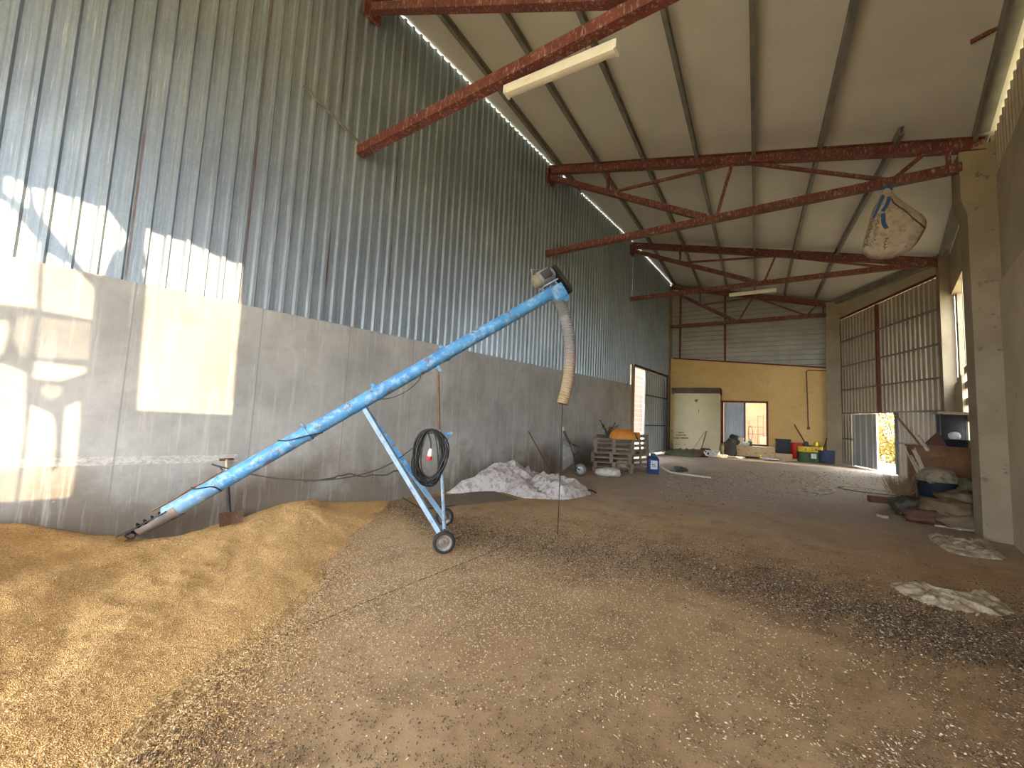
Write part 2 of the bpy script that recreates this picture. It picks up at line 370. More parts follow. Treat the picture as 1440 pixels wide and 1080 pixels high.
# ------------------------------------------------------------------ mesh helpers
class MB:
    def __init__(s): s.v = []; s.f = []; s.M = None
    def add(s, vs, fs):
        o = len(s.v)
        if s.M is not None: vs = [s.M @ Vector(p) for p in vs]
        s.v += [tuple(p) for p in vs]
        s.f += [tuple(i+o for i in f) for f in fs]
        return s
    def box(s, c, d, rot=None, bev=0.0):
        c = Vector(c); hx, hy, hz = d[0]/2, d[1]/2, d[2]/2
        if bev:
            bm = bmesh.new()
            bmesh.ops.create_cube(bm, size=1, matrix=Matrix.Diagonal((d[0], d[1], d[2], 1)))
            bmesh.ops.bevel(bm, geom=list(bm.edges), offset=bev, segments=2, affect='EDGES', profile=.6)
            bm.verts.ensure_lookup_table()
            vs = [v.co.copy() for v in bm.verts]; fs = [[v.index for v in f.verts] for f in bm.faces]
            bm.free()
        else:
            vs = [Vector((x*hx, y*hy, z*hz)) for x in (-1, 1) for y in (-1, 1) for z in (-1, 1)]
            fs = [(0, 1, 3, 2), (4, 6, 7, 5), (0, 4, 5, 1), (2, 3, 7, 6), (0, 2, 6, 4), (1, 5, 7, 3)]
        if rot is not None: vs = [rot @ p for p in vs]
        return s.add([p+c for p in vs], fs)
    def bar(s, a, b, w, h, upv=(0, 0, 1)):
        """rectangular bar from a to b, w across, h along upv"""
        a = Vector(a); b = Vector(b); d = (b-a); L = d.length; d = d/L
        x = d.cross(Vector(upv))
        if x.length < 1e-4: x = d.cross(Vector((1, 0, 0)))
        x.normalize(); y = x.cross(d)
        rot = Matrix((x, d, y)).transposed()
        return s.box((a+b)/2, (w, L, h), rot)
    def tube(s, pts, r, n=10, cap=True, closed=False):
        pts = [Vector(p) for p in pts]; m = len(pts)
        rs = r if isinstance(r, (list, tuple)) else [r]*m
        vs = []; fs = []; prev = None
        for i, p in enumerate(pts):
            if closed: d = pts[(i+1) % m]-pts[i-1]
            else: d = pts[min(i+1, m-1)]-pts[max(i-1, 0)]
            d.normalize()
            if prev is None:
                x = d.orthogonal().normalized()
            else:
                x = prev-d*prev.dot(d)
                if x.length < 1e-5: x = d.orthogonal()
                x.normalize()
            prev = x; y = d.cross(x)
            for k in range(n):
                a = 2*PI*k/n
                vs.append(p+(x*math.cos(a)+y*math.sin(a))*rs[i])
        rng_ = m if closed else m-1
        for i in range(rng_):
            j = (i+1) % m
            for k in range(n):
                fs.append((i*n+k, i*n+(k+1) % n, j*n+(k+1) % n, j*n+k))
        if cap and not closed:
            fs.append(tuple(range(n-1, -1, -1))); fs.append(tuple((m-1)*n+k for k in range(n)))
        return s.add(vs, fs)
    def lathe(s, prof, c=(0, 0, 0), axis=(0, 0, 1), n=24, sx=1, sy=1, close=True):
        """prof: (radius, height) pairs turned round axis at c"""
        ax = Vector(axis).normalized()
        x = ax.orthogonal().normalized() if abs(ax.z) < .999 else Vector((1, 0, 0))
        y = ax.cross(x); c = Vector(c); vs = []; fs = []
        for r, h in prof:
            for k in range(n):
                a = 2*PI*k/n
                vs.append(c+ax*h+x*(r*sx*math.cos(a))+y*(r*sy*math.sin(a)))
        for i in range(len(prof)-1):
            for k in range(n):
                fs.append((i*n+k, i*n+(k+1) % n, (i+1)*n+(k+1) % n, (i+1)*n+k))
        if close:
            fs.append(tuple(range(n-1, -1, -1))); m = len(prof)-1
            fs.append(tuple(m*n+k for k in range(n)))
        return s.add(vs, fs)
    def prism(s, poly, d):
        """flat polygon (3-D points) swept by vector d"""
        n = len(poly); d = Vector(d)
        vs = [Vector(p) for p in poly]+[Vector(p)+d for p in poly]
        fs = [tuple(range(n-1, -1, -1)), tuple(range(n, 2*n))]+[(i, (i+1) % n, n+(i+1) % n, n+i) for i in range(n)]
        return s.add(vs, fs)

def new_obj(name, v, f, mat, smooth=True, ang=40):
    me = bpy.data.meshes.new(name)
    me.from_pydata(v, [], f)
    bm = bmesh.new(); bm.from_mesh(me)
    bmesh.ops.recalc_face_normals(bm, faces=bm.faces)
    bm.to_mesh(me); bm.free()
    if smooth:
        me.shade_smooth()
        me.set_sharp_from_angle(angle=R(ang))
    me.materials.append(mat)
    o = bpy.data.objects.new(name, me)
    COL.objects.link(o)
    return o
XF = {}
def T(name, label, cat, loc, rz=0.0, group=None, kind=None, rot=None):
    """the Empty at a thing's base that parents its parts"""
    o = bpy.data.objects.new(name, None)
    o.empty_display_size = .1
    COL.objects.link(o)
    o.location = loc
    o.rotation_euler = rot if rot is not None else (0, 0, rz)
    o['label'] = label; o['category'] = cat
    if group: o['group'] = group
    if kind: o['kind'] = kind
    XF[o.name] = o.matrix_basis.copy()
    return o
def P(name, mb, mat, parent, label=None, smooth=True, local=False, ang=40, kind=None):
    """a part (or sub-part): mesh given in world space unless local"""
    v = mb.v
    if not local:
        inv = XF[parent.name].inverted()
        v = [tuple(inv @ Vector(p)) for p in v]
    o = new_obj(name, v, mb.f, mat, smooth, ang)
    o.parent = parent
    XF[o.name] = XF[parent.name] if not local else Matrix()
    if label: o['label'] = label
    if kind: o['kind'] = kind
    return o
def S(name, mb, mat, label, cat, group=None, kind=None, smooth=True, ang=40):
    """a thing that is one mesh; its origin at the middle of its base"""
    a = np.array(mb.v); lo = a.min(0); hi = a.max(0)
    org = np.array(((lo[0]+hi[0])/2, (lo[1]+hi[1])/2, lo[2]))
    o = new_obj(name, [tuple(p) for p in (a-org)], mb.f, mat, smooth, ang)
    o.location = org
    XF[o.name] = Matrix.Translation(Vector(org))
    o['label'] = label; o['category'] = cat
    if group: o['group'] = group
    if kind: o['kind'] = kind
    return o
def ST(name, mb, mat, smooth=False, ang=30, label=None, cat=None):
    """part of the setting"""
    o = new_obj(name, mb.v, mb.f, mat, smooth, ang)
    o['kind'] = 'structure'
    XF[o.name] = Matrix()
    if label: o['label'] = label
    if cat: o['category'] = cat
    return o
def copy_tree(src, loc, rot, label, parent=None):
    c = src.copy(); COL.objects.link(c)
    if parent is None:
        c.location = loc; c.rotation_euler = rot
        if label: c['label'] = label
    else: c.parent = parent
    for ch in list(src.children): copy_tree(ch, None, None, None, c)
    return c

def corrug(mb, p0, dirv, L, z0, z1, nrm, pitch=.18, depth=.032, s0=0.0, prof=((0, 0), (.58, 0), (.69, 1), (.89, 1), (1, 0)), back=.004):
    """upright trapezoidal sheet from p0 along dirv; z0, z1 numbers or functions of s"""
    p0 = Vector(p0); dirv = Vector(dirv).normalized(); nrm = Vector(nrm).normalized()
    f0 = z0 if callable(z0) else (lambda s: z0)
    f1 = z1 if callable(z1) else (lambda s: z1)
    ss = []
    k0 = math.floor(s0/pitch)-1
    k = k0
    while k*pitch < s0+L:
        for fr, d in prof[:-1]:
            s = (k+fr)*pitch
            ss.append((s, d*depth))
        k += 1
    ss.append((k*pitch, 0))
    out = []
    for i, (s, d) in enumerate(ss):
        if s0 <= s <= s0+L: out.append((s, d))
    def at(s):
        for (a, da), (b, db) in zip(ss, ss[1:]):
            if a <= s <= b: return da+(db-da)*((s-a)/max(b-a, 1e-9))
        return 0
    if not out or out[0][0] > s0+1e-6: out.insert(0, (s0, at(s0)))
    if out[-1][0] < s0+L-1e-6: out.append((s0+L, at(s0+L)))
    vs = []; fs = []
    for s, d in out:
        q = p0+dirv*(s-s0)+nrm*d
        a, b = f0(s-s0), f1(s-s0)
        nz = 4
        for j in range(nz+1):
            vs.append((q.x, q.y, a+(b-a)*j/nz))
    m = 5
    for i in range(len(out)-1):
        for j in range(4):
            fs.append((i*m+j, (i+1)*m+j, (i+1)*m+j+1, i*m+j+1))
    return mb.add(vs, fs)

def fbm(x, y, z, o=4):
    return noise.fractal(Vector((x, y, z)), 1.0, 2.0, o)
def ridge(x, y, z):
    return 1-2*abs(noise.noise(Vector((x, y, z))))

def crease(x, y, f, seed, k):
    w = noise.noise(Vector((x*f, y*f, seed)))*k+.35*noise.noise(Vector((x*f*2.1, y*f*2.1, seed+3)))*k
    return 1-abs(2*(w-math.floor(w))-1)
def cloth_mound(out, h, fold=.05, fq=5.0, seed=0.0, nr=16, na=72, zfun=fz, peak=(0, 0), power=.75, tilt=None, base=.006):
    """crumpled cloth lying on the floor: outline of ground points, domed, folded"""
    n = len(out)
    cx = sum(p[0] for p in out)/n+peak[0]; cy = sum(p[1] for p in out)/n+peak[1]
    ring = []
    for k in range(na):
        t = k/na*n; i = int(t) % n; fr = t-int(t)
        p0, p1, p2, p3 = (Vector(out[(i+j) % n][:2]) for j in (-1, 0, 1, 2))
        ring.append(.5*((2*p1)+(p2-p0)*fr+(2*p0-5*p1+4*p2-p3)*fr*fr+(3*p1-p0-3*p2+p3)*fr**3)*.6+.4*(p1.lerp(p2, fr)))
    vs = []; fs = []
    for j in range(nr+1):
        r = j/nr
        for k in range(na):
            x = cx+(ring[k].x-cx)*r; y = cy+(ring[k].y-cy)*r
            hh = h*(max(0, 1-r**2))**power
            f = fold*(.9*crease(x, y, fq*.45, seed, 2.6)+.55*crease(x, y, fq, seed+4, 2.2)+.10*crease(x, y, fq*2.2, seed+9, 2.0)-.3)
            f *= min(1, (1-r)*6+.12)
            z = base+max(0.0, hh+f*(.4+.6*min(1, hh/max(h, 1e-6)*1.5)))
            if tilt: z += tilt(x, y)*(1-r**4)
            wob = .35*fold*noise.noise(Vector((x*fq*1.7, y*fq*1.7, seed+20)))
            vs.append((x+wob, y-wob, zfun(x, y)+max(base, z)))
    for j in range(nr):
        for k in range(na):
            k2 = (k+1) % na
            fs.append((j*na+k, (j+1)*na+k, (j+1)*na+k2, j*na+k2))
    o = len(vs)
    for k in range(na):
        p = vs[nr*na+k]; vs.append((p[0], p[1], zfun(p[0], p[1])+.001))
    for k in range(na):
        k2 = (k+1) % na
        fs.append((nr*na+k, o+k, o+k2, nr*na+k2))
    fs.append(tuple(o+k for k in range(na)))
    m = MB(); m.add(vs, fs); return m

def bag(c, rx, ry, rz_, seed=0, ang=0.0, sq=.75, lump=.12, nu=28, nv=16):
    """a filled sack sitting at c"""
    vs = []; fs = []; ca, sa = math.cos(ang), math.sin(ang)
    for j in range(nv+1):
        ph = -PI/2+PI*j/nv
        for k in range(nu):
            th = 2*PI*k/nu
            def pw(v, e): return math.copysign(abs(v)**e, v)
            x = pw(math.cos(ph), sq)*pw(math.cos(th), sq); y = pw(math.cos(ph), sq)*pw(math.sin(th), sq); z = pw(math.sin(ph), sq)
            f = 1+lump*fbm(x*1.6+seed, y*1.6, z*1.6, 4)+.4*lump*ridge(x*4+seed, y*4, z*4)
            X, Y, Z = x*rx*f, y*ry*f, z*rz_*f
            Z = max(Z, -rz_*.86)
            vs.append((c[0]+X*ca-Y*sa, c[1]+X*sa+Y*ca, c[2]+rz_*.86+Z))
    for j in range(nv):
        for k in range(nu):
            k2 = (k+1) % nu
            fs.append((j*nu+k, j*nu+k2, (j+1)*nu+k2, (j+1)*nu+k))
    m = MB(); m.add(vs, fs); return m

def bez(pts, n=24):
    """smooth curve through points"""
    pts = [Vector(p) for p in pts]; out = []
    P_ = [pts[0]*2-pts[1]]+pts+[pts[-1]*2-pts[-2]]
    for i in range(1, len(P_)-2):
        p0, p1, p2, p3 = P_[i-1:i+3]
        for k in range(n):
            t = k/n
            out.append(.5*((2*p1)+(p2-p0)*t+(2*p0-5*p1+4*p2-p3)*t*t+(3*p1-p0-3*p2+p3)*t**3))
    out.append(pts[-1]); return out
# ------------------------------------------------------------------ the setting
SUN = Vector((-.983, .185, -.344)).normalized()      # the way the low sun travels

def grid(xs, ys, zf, skip=None):
    m = MB(); nx, ny = len(xs), len(ys)
    vs = [(x, y, zf(x, y)) for x in xs for y in ys]
    fs = []
    for i in range(nx-1):
        for j in range(ny-1):
            if skip and skip((xs[i]+xs[i+1])/2, (ys[j]+ys[j+1])/2): continue
            fs.append((i*ny+j, (i+1)*ny+j, (i+1)*ny+j+1, i*ny+j+1))
    return m.add(vs, fs)
frange = lambda a, b, n: [a+(b-a)*i/(n-1) for i in range(n)]
o = ST('floor', grid(frange(-6.05, 3.2, 48), frange(-6.6, 24.2, 150), lambda x, y: fz(x, y)+.006*fbm(x*.7, y*.7, 3)*min(1, max(0, (y+6)/3))), M['floor'], True, 80)
o['label'] = 'dusty brown concrete floor of the shed'
gx = [-80, -40, -20, -12]+frange(-9, 9, 19)+[12, 20, 40, 90]
gy = [-80, -40, -20, -12]+frange(-8, 30, 39)+[40, 60, 110]
ST('ground', grid(gx, gy, lambda x, y: fz(x, y)-.07), M['ground'], True)

# left wall: cast concrete below, trapezoidal sheets above
def ztop_conc(y): return 2.86+.0115*y
m = MB()
ys = frange(-6.5, 15.05, 60)
vs = []; fs = []
for y in ys:
    vs += [(XL, y, -.1), (XL, y, ztop_conc(y)), (XL-.28, y, ztop_conc(y)), (XL-.28, y, -.1)]
for i in range(len(ys)-1):
    for k in range(4):
        fs.append((i*4+k, i*4+(k+1) % 4, i*4+4+(k+1) % 4, i*4+4+k))
fs += [(0, 3, 2, 1), tuple(len(vs)-4+k for k in range(4))]
m.add(vs, fs)
ST('wall_left', m, M['concrete'])
m = MB()
corrug(m, (XL-.045, -6.5, 0), (0, 1, 0), 21.4, lambda s: ztop_conc(s-6.5)-.05, lambda s: roofz(XL, s-6.5)-.004, (1, 0, 0), .18, .040)
corrug(m, (XL-.07, 14.86, 0), (0, 1, 0), 5.3, 3.86, lambda s: roofz(XL, s+14.86)-.004, (1, 0, 0), .18, .040)
ST('wall_left_cladding', m, M['sheet'])
# short flashing in the cladding near the first truss
m = MB()
m.bar((XL-.0, 2.10, 6.30), (XL-.0, 3.04, 5.97), .02, .03)
ST('trim_1', m, M['purlin'])
m = MB()
m.box((XL-.14, 15.2, 1.92), (.26, .34, 3.9))
m.box((XL-.14, 20.12, 4.2), (.30, .42, 8.6))
ST('wall_left_jamb', m, M['column'])

# roof: sandwich panels following the ruled surface
m = MB()
ry = frange(-6.8, 21.2, 90)
def sheet_roof(z_off, thick):
    vs = []; fs = []; n = 12
    for y in ry:
        x1 = rwx(max(-6.5, y))+.35
        for i in range(n):
            x = XL-.42+(x1-XL+.42)*i/(n-1)
            vs.append((x, y, roofz(x, y)+z_off))
    for a in range(len(ry)-1):
        for i in range(n-1):
            fs.append((a*n+i, a*n+i+1, (a+1)*n+i+1, (a+1)*n+i))
    k = len(vs)
    vs += [(x, y, z+thick) for x, y, z in vs]
    fs += [tuple(k+i for i in f) for f in fs]
    L = len(ry)
    for a in range(L-1):
        for i in (0, n-1):
            fs.append((a*n+i, (a+1)*n+i, k+(a+1)*n+i, k+a*n+i))
    for i in range(n-1):
        for a in (0, L-1):
            fs.append((a*n+i, a*n+i+1, k+a*n+i+1, k+a*n+i))
    return vs, fs
m.add(*sheet_roof(0.0, .06))
ST('ceiling', m, M['ceiling'], True, 20)

# right wall near the camera: concrete, a plaster band and sheets; in an opening behind the camera, an added panel is cut to shape the sun patches
def rwall(mb, y0, y1, z0, z1, th=.25, dx=0.0, n=10, slope=False):
    vs = []; fs = []
    for y in frange(y0, y1, n):
        x = rwx(y)+dx
        a = z0(y) if callable(z0) else z0; b = z1(y) if callable(z1) else z1
        vs += [(x, y, a), (x, y, b), (x+th, y, b), (x+th, y, a)]
    for i in range(n-1):
        for k in range(4):
            fs.append((i*4+k, i*4+(k+1) % 4, i*4+4+(k+1) % 4, i*4+4+k))
    fs += [(0, 1, 2, 3), tuple(len(vs)-4+k for k in range(4))]
    mb.add(vs, fs)
rtop = lambda y: roofz(rwx(y), y)-(.085 if y > 4.5 else -.02)
OY0, OY1, OZ0, OZ1 = -4.2, 0.9, 3.0, 6.75
m = MB()
rwall(m, -6.5, OY0, 3.0, 4.05); rwall(m, OY0, -3.4, 2.9, OZ0); rwall(m, -3.4, OY1, -.1, OZ0); rwall(m, OY1, 9.5, -.1, 4.05)  # low gap near the front is added to let in bounce light
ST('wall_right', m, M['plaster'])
m = MB()
rwall(m, -6.5, OY0, 4.05, 5.85, .18, .03); rwall(m, OY1, 9.5, 4.05, 5.85, .18, .03)
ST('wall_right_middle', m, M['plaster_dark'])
m = MB()
nr = Vector((-1, .107, 0))
p = Vector((rwx(-6.5)+.07, -6.5, 0)); q = Vector((rwx(9.5)+.07, 9.5, 0)); dv = (q-p).normalized(); LL = (q-p).length
yat = lambda s: -6.5+s*dv.y
s1 = (OY0+6.5)/dv.y; s2 = (OY1+6.5)/dv.y
corrug(m, p, dv, s1, 5.8, lambda s: rtop(yat(s)), nr, .2, .035)
corrug(m, p+dv*s2, dv, LL-s2, 5.8, lambda s: rtop(yat(s+s2)), nr, .2, .035)
corrug(m, p+dv*s1, dv, s2-s1, OZ1-.12, lambda s: rtop(yat(s+s1)), nr, .2, .035)
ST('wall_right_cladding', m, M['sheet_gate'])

def to_right(px, py):
    """from a point of the sunlit patches on the left wall back along the sun to the right wall"""
    a = WX(px, py)
    t = 0
    for _ in range(20):
        q = a-SUN*t
        t += (rwx(q.y)-q.x)/(-SUN.x+.107*SUN.y)
    q = a-SUN*t
    return (q.y, q.z)
holes_px = [
    [(190, 574), (325, 581), (331, 500), (338, 424), (341, 368), (300, 352), (262, 333), (232, 326), (203, 316), (200, 340), (206, 370), (198, 376), (204, 396), (198, 470)],
    [(-160, 236), (-60, 236), (8, 240), (36, 256), (34, 282), (5, 262), (-60, 225), (-160, 200)][0:0] or [(8, 238), (36, 256), (34, 284), (2, 262), (2, 240)],
    [(-170, 250), (0, 272), (53, 336), (49, 430), (0, 424), (-170, 392)],
    [(42, 254), (75, 262), (150, 288), (178, 330), (166, 350), (160, 342), (152, 356), (140, 385), (122, 380), (78, 326), (62, 308), (46, 282)],
    [(62, 346), (100, 370), (130, 400), (127, 446), (56, 433), (58, 372)],
    [(47, 504), (119, 512), (119, 521), (82, 533), (43, 528)],
    [(-170, 455), (8, 445), (12, 462), (0, 495), (-170, 520)],
    [(-170, 540), (0, 506), (34, 520), (32, 600), (24, 660), (18, 704), (-170, 716)],
    [(41, 565), (70, 578), (76, 600), (75, 640), (70, 660), (82, 650), (86, 600), (90, 568), (111, 560), (106, 640), (99, 692), (92, 701), (22, 705), (32, 640)],
]
slat_px = [
    [(52, 441), (126, 449), (122, 504), (48, 497)],
    [(22, 440), (46, 440), (40, 496), (28, 500), (14, 470)],
    [(62, 536), (85, 540), (84, 552), (68, 560), (52, 546)],
]
def flat_panel(outer, holes):
    loops = [[Vector((a, b, 0)) for a, b in outer]]+[[Vector((a, b, 0)) for a, b in h] for h in holes]
    tri = geometry.tessellate_polygon(loops)
    pts = [p for l in loops for p in l]
    mb = MB(); k = len(pts); th = .03
    def w(p, d): return (rwx(p.x)+.06+d, p.x, p.y)
    vs = [w(p, 0) for p in pts]+[w(p, th) for p in pts]
    fs = [tuple(t) for t in tri]+[tuple(k+i for i in t) for t in tri]
    o = 0
    for l in loops:
        n = len(l)
        for i in range(n):
            fs.append((o+i, o+(i+1) % n, k+o+(i+1) % n, k+o+i))
        o += n
    mb.add(vs, fs); return mb
holes = [[to_right(*p) for p in h] for h in holes_px]
slats = [[to_right(*p) for p in h] for h in slat_px]
def clampq(h): return [(max(OY0+.05, min(OY1-.05, a)), max(OZ0+.05, min(OZ1-.05, b))) for a, b in h]
holes = [clampq(h) for h in holes]; slats = [clampq(h) for h in slats]
m = flat_panel([(OY0, OZ0), (OY1, OZ0), (OY1, OZ1), (OY0, OZ1)], holes+slats)
# added slats half cover three of the gaps to dim their sun
for h in slats:
    z0 = min(p[1] for p in h); z1 = max(p[1] for p in h); y0 = min(p[0] for p in h)-.03; y1 = max(p[0] for p in h)+.03
    z = z0
    while z < z1:
        m.bar((rwx(y0)+.075, y0, z), (rwx(y1)+.075, y1, z), .012, .012)
        z += .026
ST('wall_right_sun_mask', m, M['sheet_gate'])

# right wall between the first and second columns, with a tall gap of daylight beside the column
m = MB()
rwall(m, 9.5, 13.2, -.1, lambda y: roofz(rwx(y), y)-.09, .2)
rwall(m, 15.05, 15.7, -.1, 3.0, .2)
rwall(m, 13.2, 15.7, 5.45, lambda y: roofz(rwx(y), y)-.09, .2)
rwall(m, 13.2, 15.05, -.1, 1.5, .2)
rwall(m, 14.2, 15.05, 1.5, 3.1, .2)
for z in (1.95, 2.35, 2.75, 3.12): rwall(m, 13.2, 14.25, z, z+.16, .05, .05, 3)
rwall(m, 13.9, 13.98, 3.1, 5.55, .05, .05, 2)
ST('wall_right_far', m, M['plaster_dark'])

# closed gable above the open front of the shed, and an added unseen wall that keeps sun out of the slot
m = MB()
vs = [(XL, -6.5, 4.6), (rwx(-6.5), -6.5, 4.6), (rwx(-6.5), -6.5, roofz(rwx(-6.5), -6.5)), (XL, -6.5, roofz(XL, -6.5))]
m.prism(vs, (0, -.12, 0))
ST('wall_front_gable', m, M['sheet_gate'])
m = MB(); m.box((6.6, 12.9, 4.2), (.3, 6.2, 8.8)); ST('wall_sun_block', m, M['plaster'])
# columns
m = MB()
cy = 9.6
m.prism([(1.97, cy-.15, -.05), (2.36, cy-.15, -.05), (2.36, cy+.3, -.05), (1.97, cy+.3, -.05)], (0, 0, 5.35))
vs = [(1.97, cy-.15, 5.3), (2.36, cy-.15, 5.3), (2.36, cy+.3, 5.3), (1.97, cy+.3, 5.3), (1.90, cy-.17, 5.55), (2.36, cy-.17, 5.55), (2.36, cy+.32, 5.55), (1.90, cy+.32, 5.55),
      (1.90, cy-.17, 6.38), (2.36, cy-.17, 6.45), (2.36, cy+.32, 6.45), (1.90, cy+.32, 6.38)]
m.add(vs, [(0, 1, 5, 4), (1, 2, 6, 5), (2, 3, 7, 6), (3, 0, 4, 7), (4, 5, 9, 8), (5, 6, 10, 9), (6, 7, 11, 10), (7, 4, 8, 11), (8, 9, 10, 11)])
ST('column_1', m, M['column'])
m = MB()
m.box((2.80, 15.72, 3.35), (.27, .34, 6.7)); m.box((3.02, 15.45, 3.2), (.16, .2, 6.4))
ST('column_2', m, M['column'])
m = MB()
m.box((.47, 20.75, 3.1), (.46, .5, 6.3)); m.box((.52, 20.75, 6.55), (.5, .55, .75))
ST('column_3', m, M['column'])

# far wall: yellow limewashed masonry with a raised doorway, ribbed siding above
FP = Vector((XL, 20.2, 0))
def F(u, d, z): return FP+TD*u+TN*d+Vector((0, 0, z))
zy = lambda u: 4.83-.105*u
m = MB()
def fbox(mb, u0, u1, d0, d1, z0, z1):
    z1a = z1(u0) if callable(z1) else z1; z1b = z1(u1) if callable(z1) else z1
    vs = [F(u0, d0, z0), F(u1, d0, z0), F(u1, d1, z0), F(u0, d1, z0), F(u0, d0, z1a), F(u1, d0, z1b), F(u1, d1, z1b), F(u0, d1, z1a)]
    mb.add(vs, [(0, 3, 2, 1), (4, 5, 6, 7), (0, 1, 5, 4), (1, 2, 6, 5), (2, 3, 7, 6), (3, 0, 4, 7)])
fbox(m, -.25, 2.28, 0, .25, -.1, zy); fbox(m, 2.28, 4.12, 0, .25, 2.72, zy); fbox(m, 4.12, 6.6, 0, .25, -.1, zy); fbox(m, 2.28, 4.12, 0, .25, -.1, .74)
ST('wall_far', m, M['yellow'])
m = MB()
fbox(m, .15, 6.6, -.03, .27, 4.84, 4.84) if False else None
vs = [F(.12, -.04, zy(.12)), F(6.6, -.04, zy(6.6)), F(6.6, .28, zy(6.6)), F(.12, .28, zy(.12))]
m.add(vs+[p+Vector((0, 0, .06)) for p in vs], [(0, 3, 2, 1), (4, 5, 6, 7), (0, 1, 5, 4), (1, 2, 6, 5), (2, 3, 7, 6), (3, 0, 4, 7)])
ST('trim_2', m, M['darkred'])
m = MB(); vs = []; fs = []
z = 4.0; prof = []
while z < 9.2:
    prof += [(z, .0), (z+.155, .0), (z+.17, .035), (z+.205, .035)]
    z += .22
for z, d in prof:
    vs += [F(-.3, .16-d, z), F(7.2, .16-d, z)]
for i in range(len(prof)-1):
    fs.append((2*i, 2*i+1, 2*i+3, 2*i+2))
# trimmed under the roof
keep = []
m.add(vs, fs)
bm = bmesh.new()
for p in m.v: bm.verts.new(p)
bm.verts.ensure_lookup_table()
for f in m.f: bm.faces.new([bm.verts[i] for i in f])
p0 = Vector((XL, 20.3, roofz(XL, 20.3)+.03)); p1 = Vector((1.2, 21.0, roofz(1.2, 21.0)+.03))
nrm = (p1-p0).cross(TN).normalized()
if nrm.z < 0: nrm = -nrm
bmesh.ops.bisect_plane(bm, geom=bm.verts[:]+bm.edges[:]+bm.faces[:], plane_co=p0, plane_no=nrm, clear_outer=True)
bm.verts.index_update()
m = MB(); m.v = [tuple(v.co) for v in bm.verts]; m.f = [tuple(v.index for v in f.verts) for f in bm.faces]; bm.free()
ST('wall_far_siding', m, M['siding'])
m = MB()
for u, z0 in ((.42, zy(.42)), (2.42, zy(2.42))):
    m.bar(F(u, .06, z0+.05), F(u, .06, roofz(XL+u, 20.3)-.25), .07, .08, TD)
ST('trim_3', m, M['darkred'])
# pale low annex standing before the far wall
m = MB(); fbox(m, .35, 2.26, -1.0, 0, -.05, 3.0)
ax = ST('wall_annex', m, M['annex'])
m = MB(); fbox(m, .25, 2.3, -1.1, 0, 3.0, 3.26)
P('eaves', m, M['darkroof'], ax, smooth=False)
# faded stencilled rows on the annex, too worn to read
m = MB()
rows = [(953.9, 961.3, 608.4, 2.0), (950.3, 964.5, 611.8, 2.0), (946.6, 968.6, 615.9, 2.6), (948, 956, 624.5, 1.0), (961.5, 964, 625.5, 1.4), (944.2, 945.8, 605.8, 1.6)]
pa = FP-TN*1.003
for x0, x1, y, h in rows:
    x = x0
    while x < x1:
        w = rng.uniform(.45, 1.0)
        if rng.random() < .86:
            a = PL(x, y-h/2*rng.uniform(.6, 1), pa, TN); b_ = PL(x+w*.75, y-h/2*rng.uniform(.6, 1), pa, TN)
            c = PL(x+w*.75, y+h/2*rng.uniform(.7, 1), pa, TN); d = PL(x, y+h/2*rng.uniform(.7, 1), pa, TN)
            m.prism([a, b_, c, d], TN*.004)
        x += w
P('stencilled_lettering', m, M['ink'], ax, smooth=False, label='faded dark stencilled lettering')
m = MB()
a = PL(980, 563.5, pa, TN)
m.prism([a+TD*x+Vector((0, 0, z)) for x, z in ((-.08, .06), (.02, .07), (.07, .03), (.0, -.03), (.01, -.10), (-.04, -.06), (-.1, -.02))], TN*.003)
a = PL(982.5, 578, pa, TN)
m.prism([a+TD*x+Vector((0, 0, z)) for x, z in ((-.02, .08), (.015, .07), (.01, -.08), (-.01, -.06))], TN*.003)
P('wall_scar', m, M['ink'], ax, smooth=False)
# plinth and steps up to the raised doorway
m = MB()
fbox(m, 2.28, 4.35, -.62, -.01, .05, .72)
st = ST('platform', m, M['step'])
m = MB(); fbox(m, 4.36, 4.95, -.62, -.01, .05, .50); P('step', m, M['step'], st, smooth=False)
m = MB(); fbox(m, 4.96, 5.25, -.62, -.01, .05, .32); P('step', m, M['step'], st, smooth=False)
m = MB(); fbox(m, 2.28, 4.35, -.66, -.63, .05, .28); P('skirting', m, M['redboard'], st, smooth=False)
# doorway frame and its half-closed sliding leaf
m = MB()
fbox(m, 2.28, 2.36, -.05, .2, .74, 2.72); fbox(m, 4.05, 4.13, -.05, .2, .74, 2.72); fbox(m, 2.28, 4.13, -.05, .2, 2.66, 2.74)
d1 = ST('door_1', m, M['darkred'])
m = MB()
corrug(m, F(2.38, .1, 0), TD, .83, .78, 2.65, -TN, .09, .02)
P('leaf', m, M['sheet_door'], d1, smooth=False)
m = MB(); fbox(m, 3.20, 3.26, .05, .14, .74, 2.68); P('leaf_stile', m, M['darksteel'], d1, smooth=False)
m = MB(); fbox(m, 2.36, 4.05, -.05, .04, .72, .80); P('sill', m, M['darksteel'], d1, smooth=False)
m = MB(); fbox(m, 2.12, 2.2, -.05, .0, .6, 2.6); P('side_board', m, M['redboard'], d1, smooth=False)
# bright little yard behind the doorway
m = MB(); fbox(m, 1.0, 6.6, 3.4, 3.6, -.1, 4.6); ST('wall_yard', m, M['paleroom'])
m = MB(); fbox(m, 1.0, 6.3, .3, 3.4, .55, .7); ST('floor_yard', m, M['paleroom'])
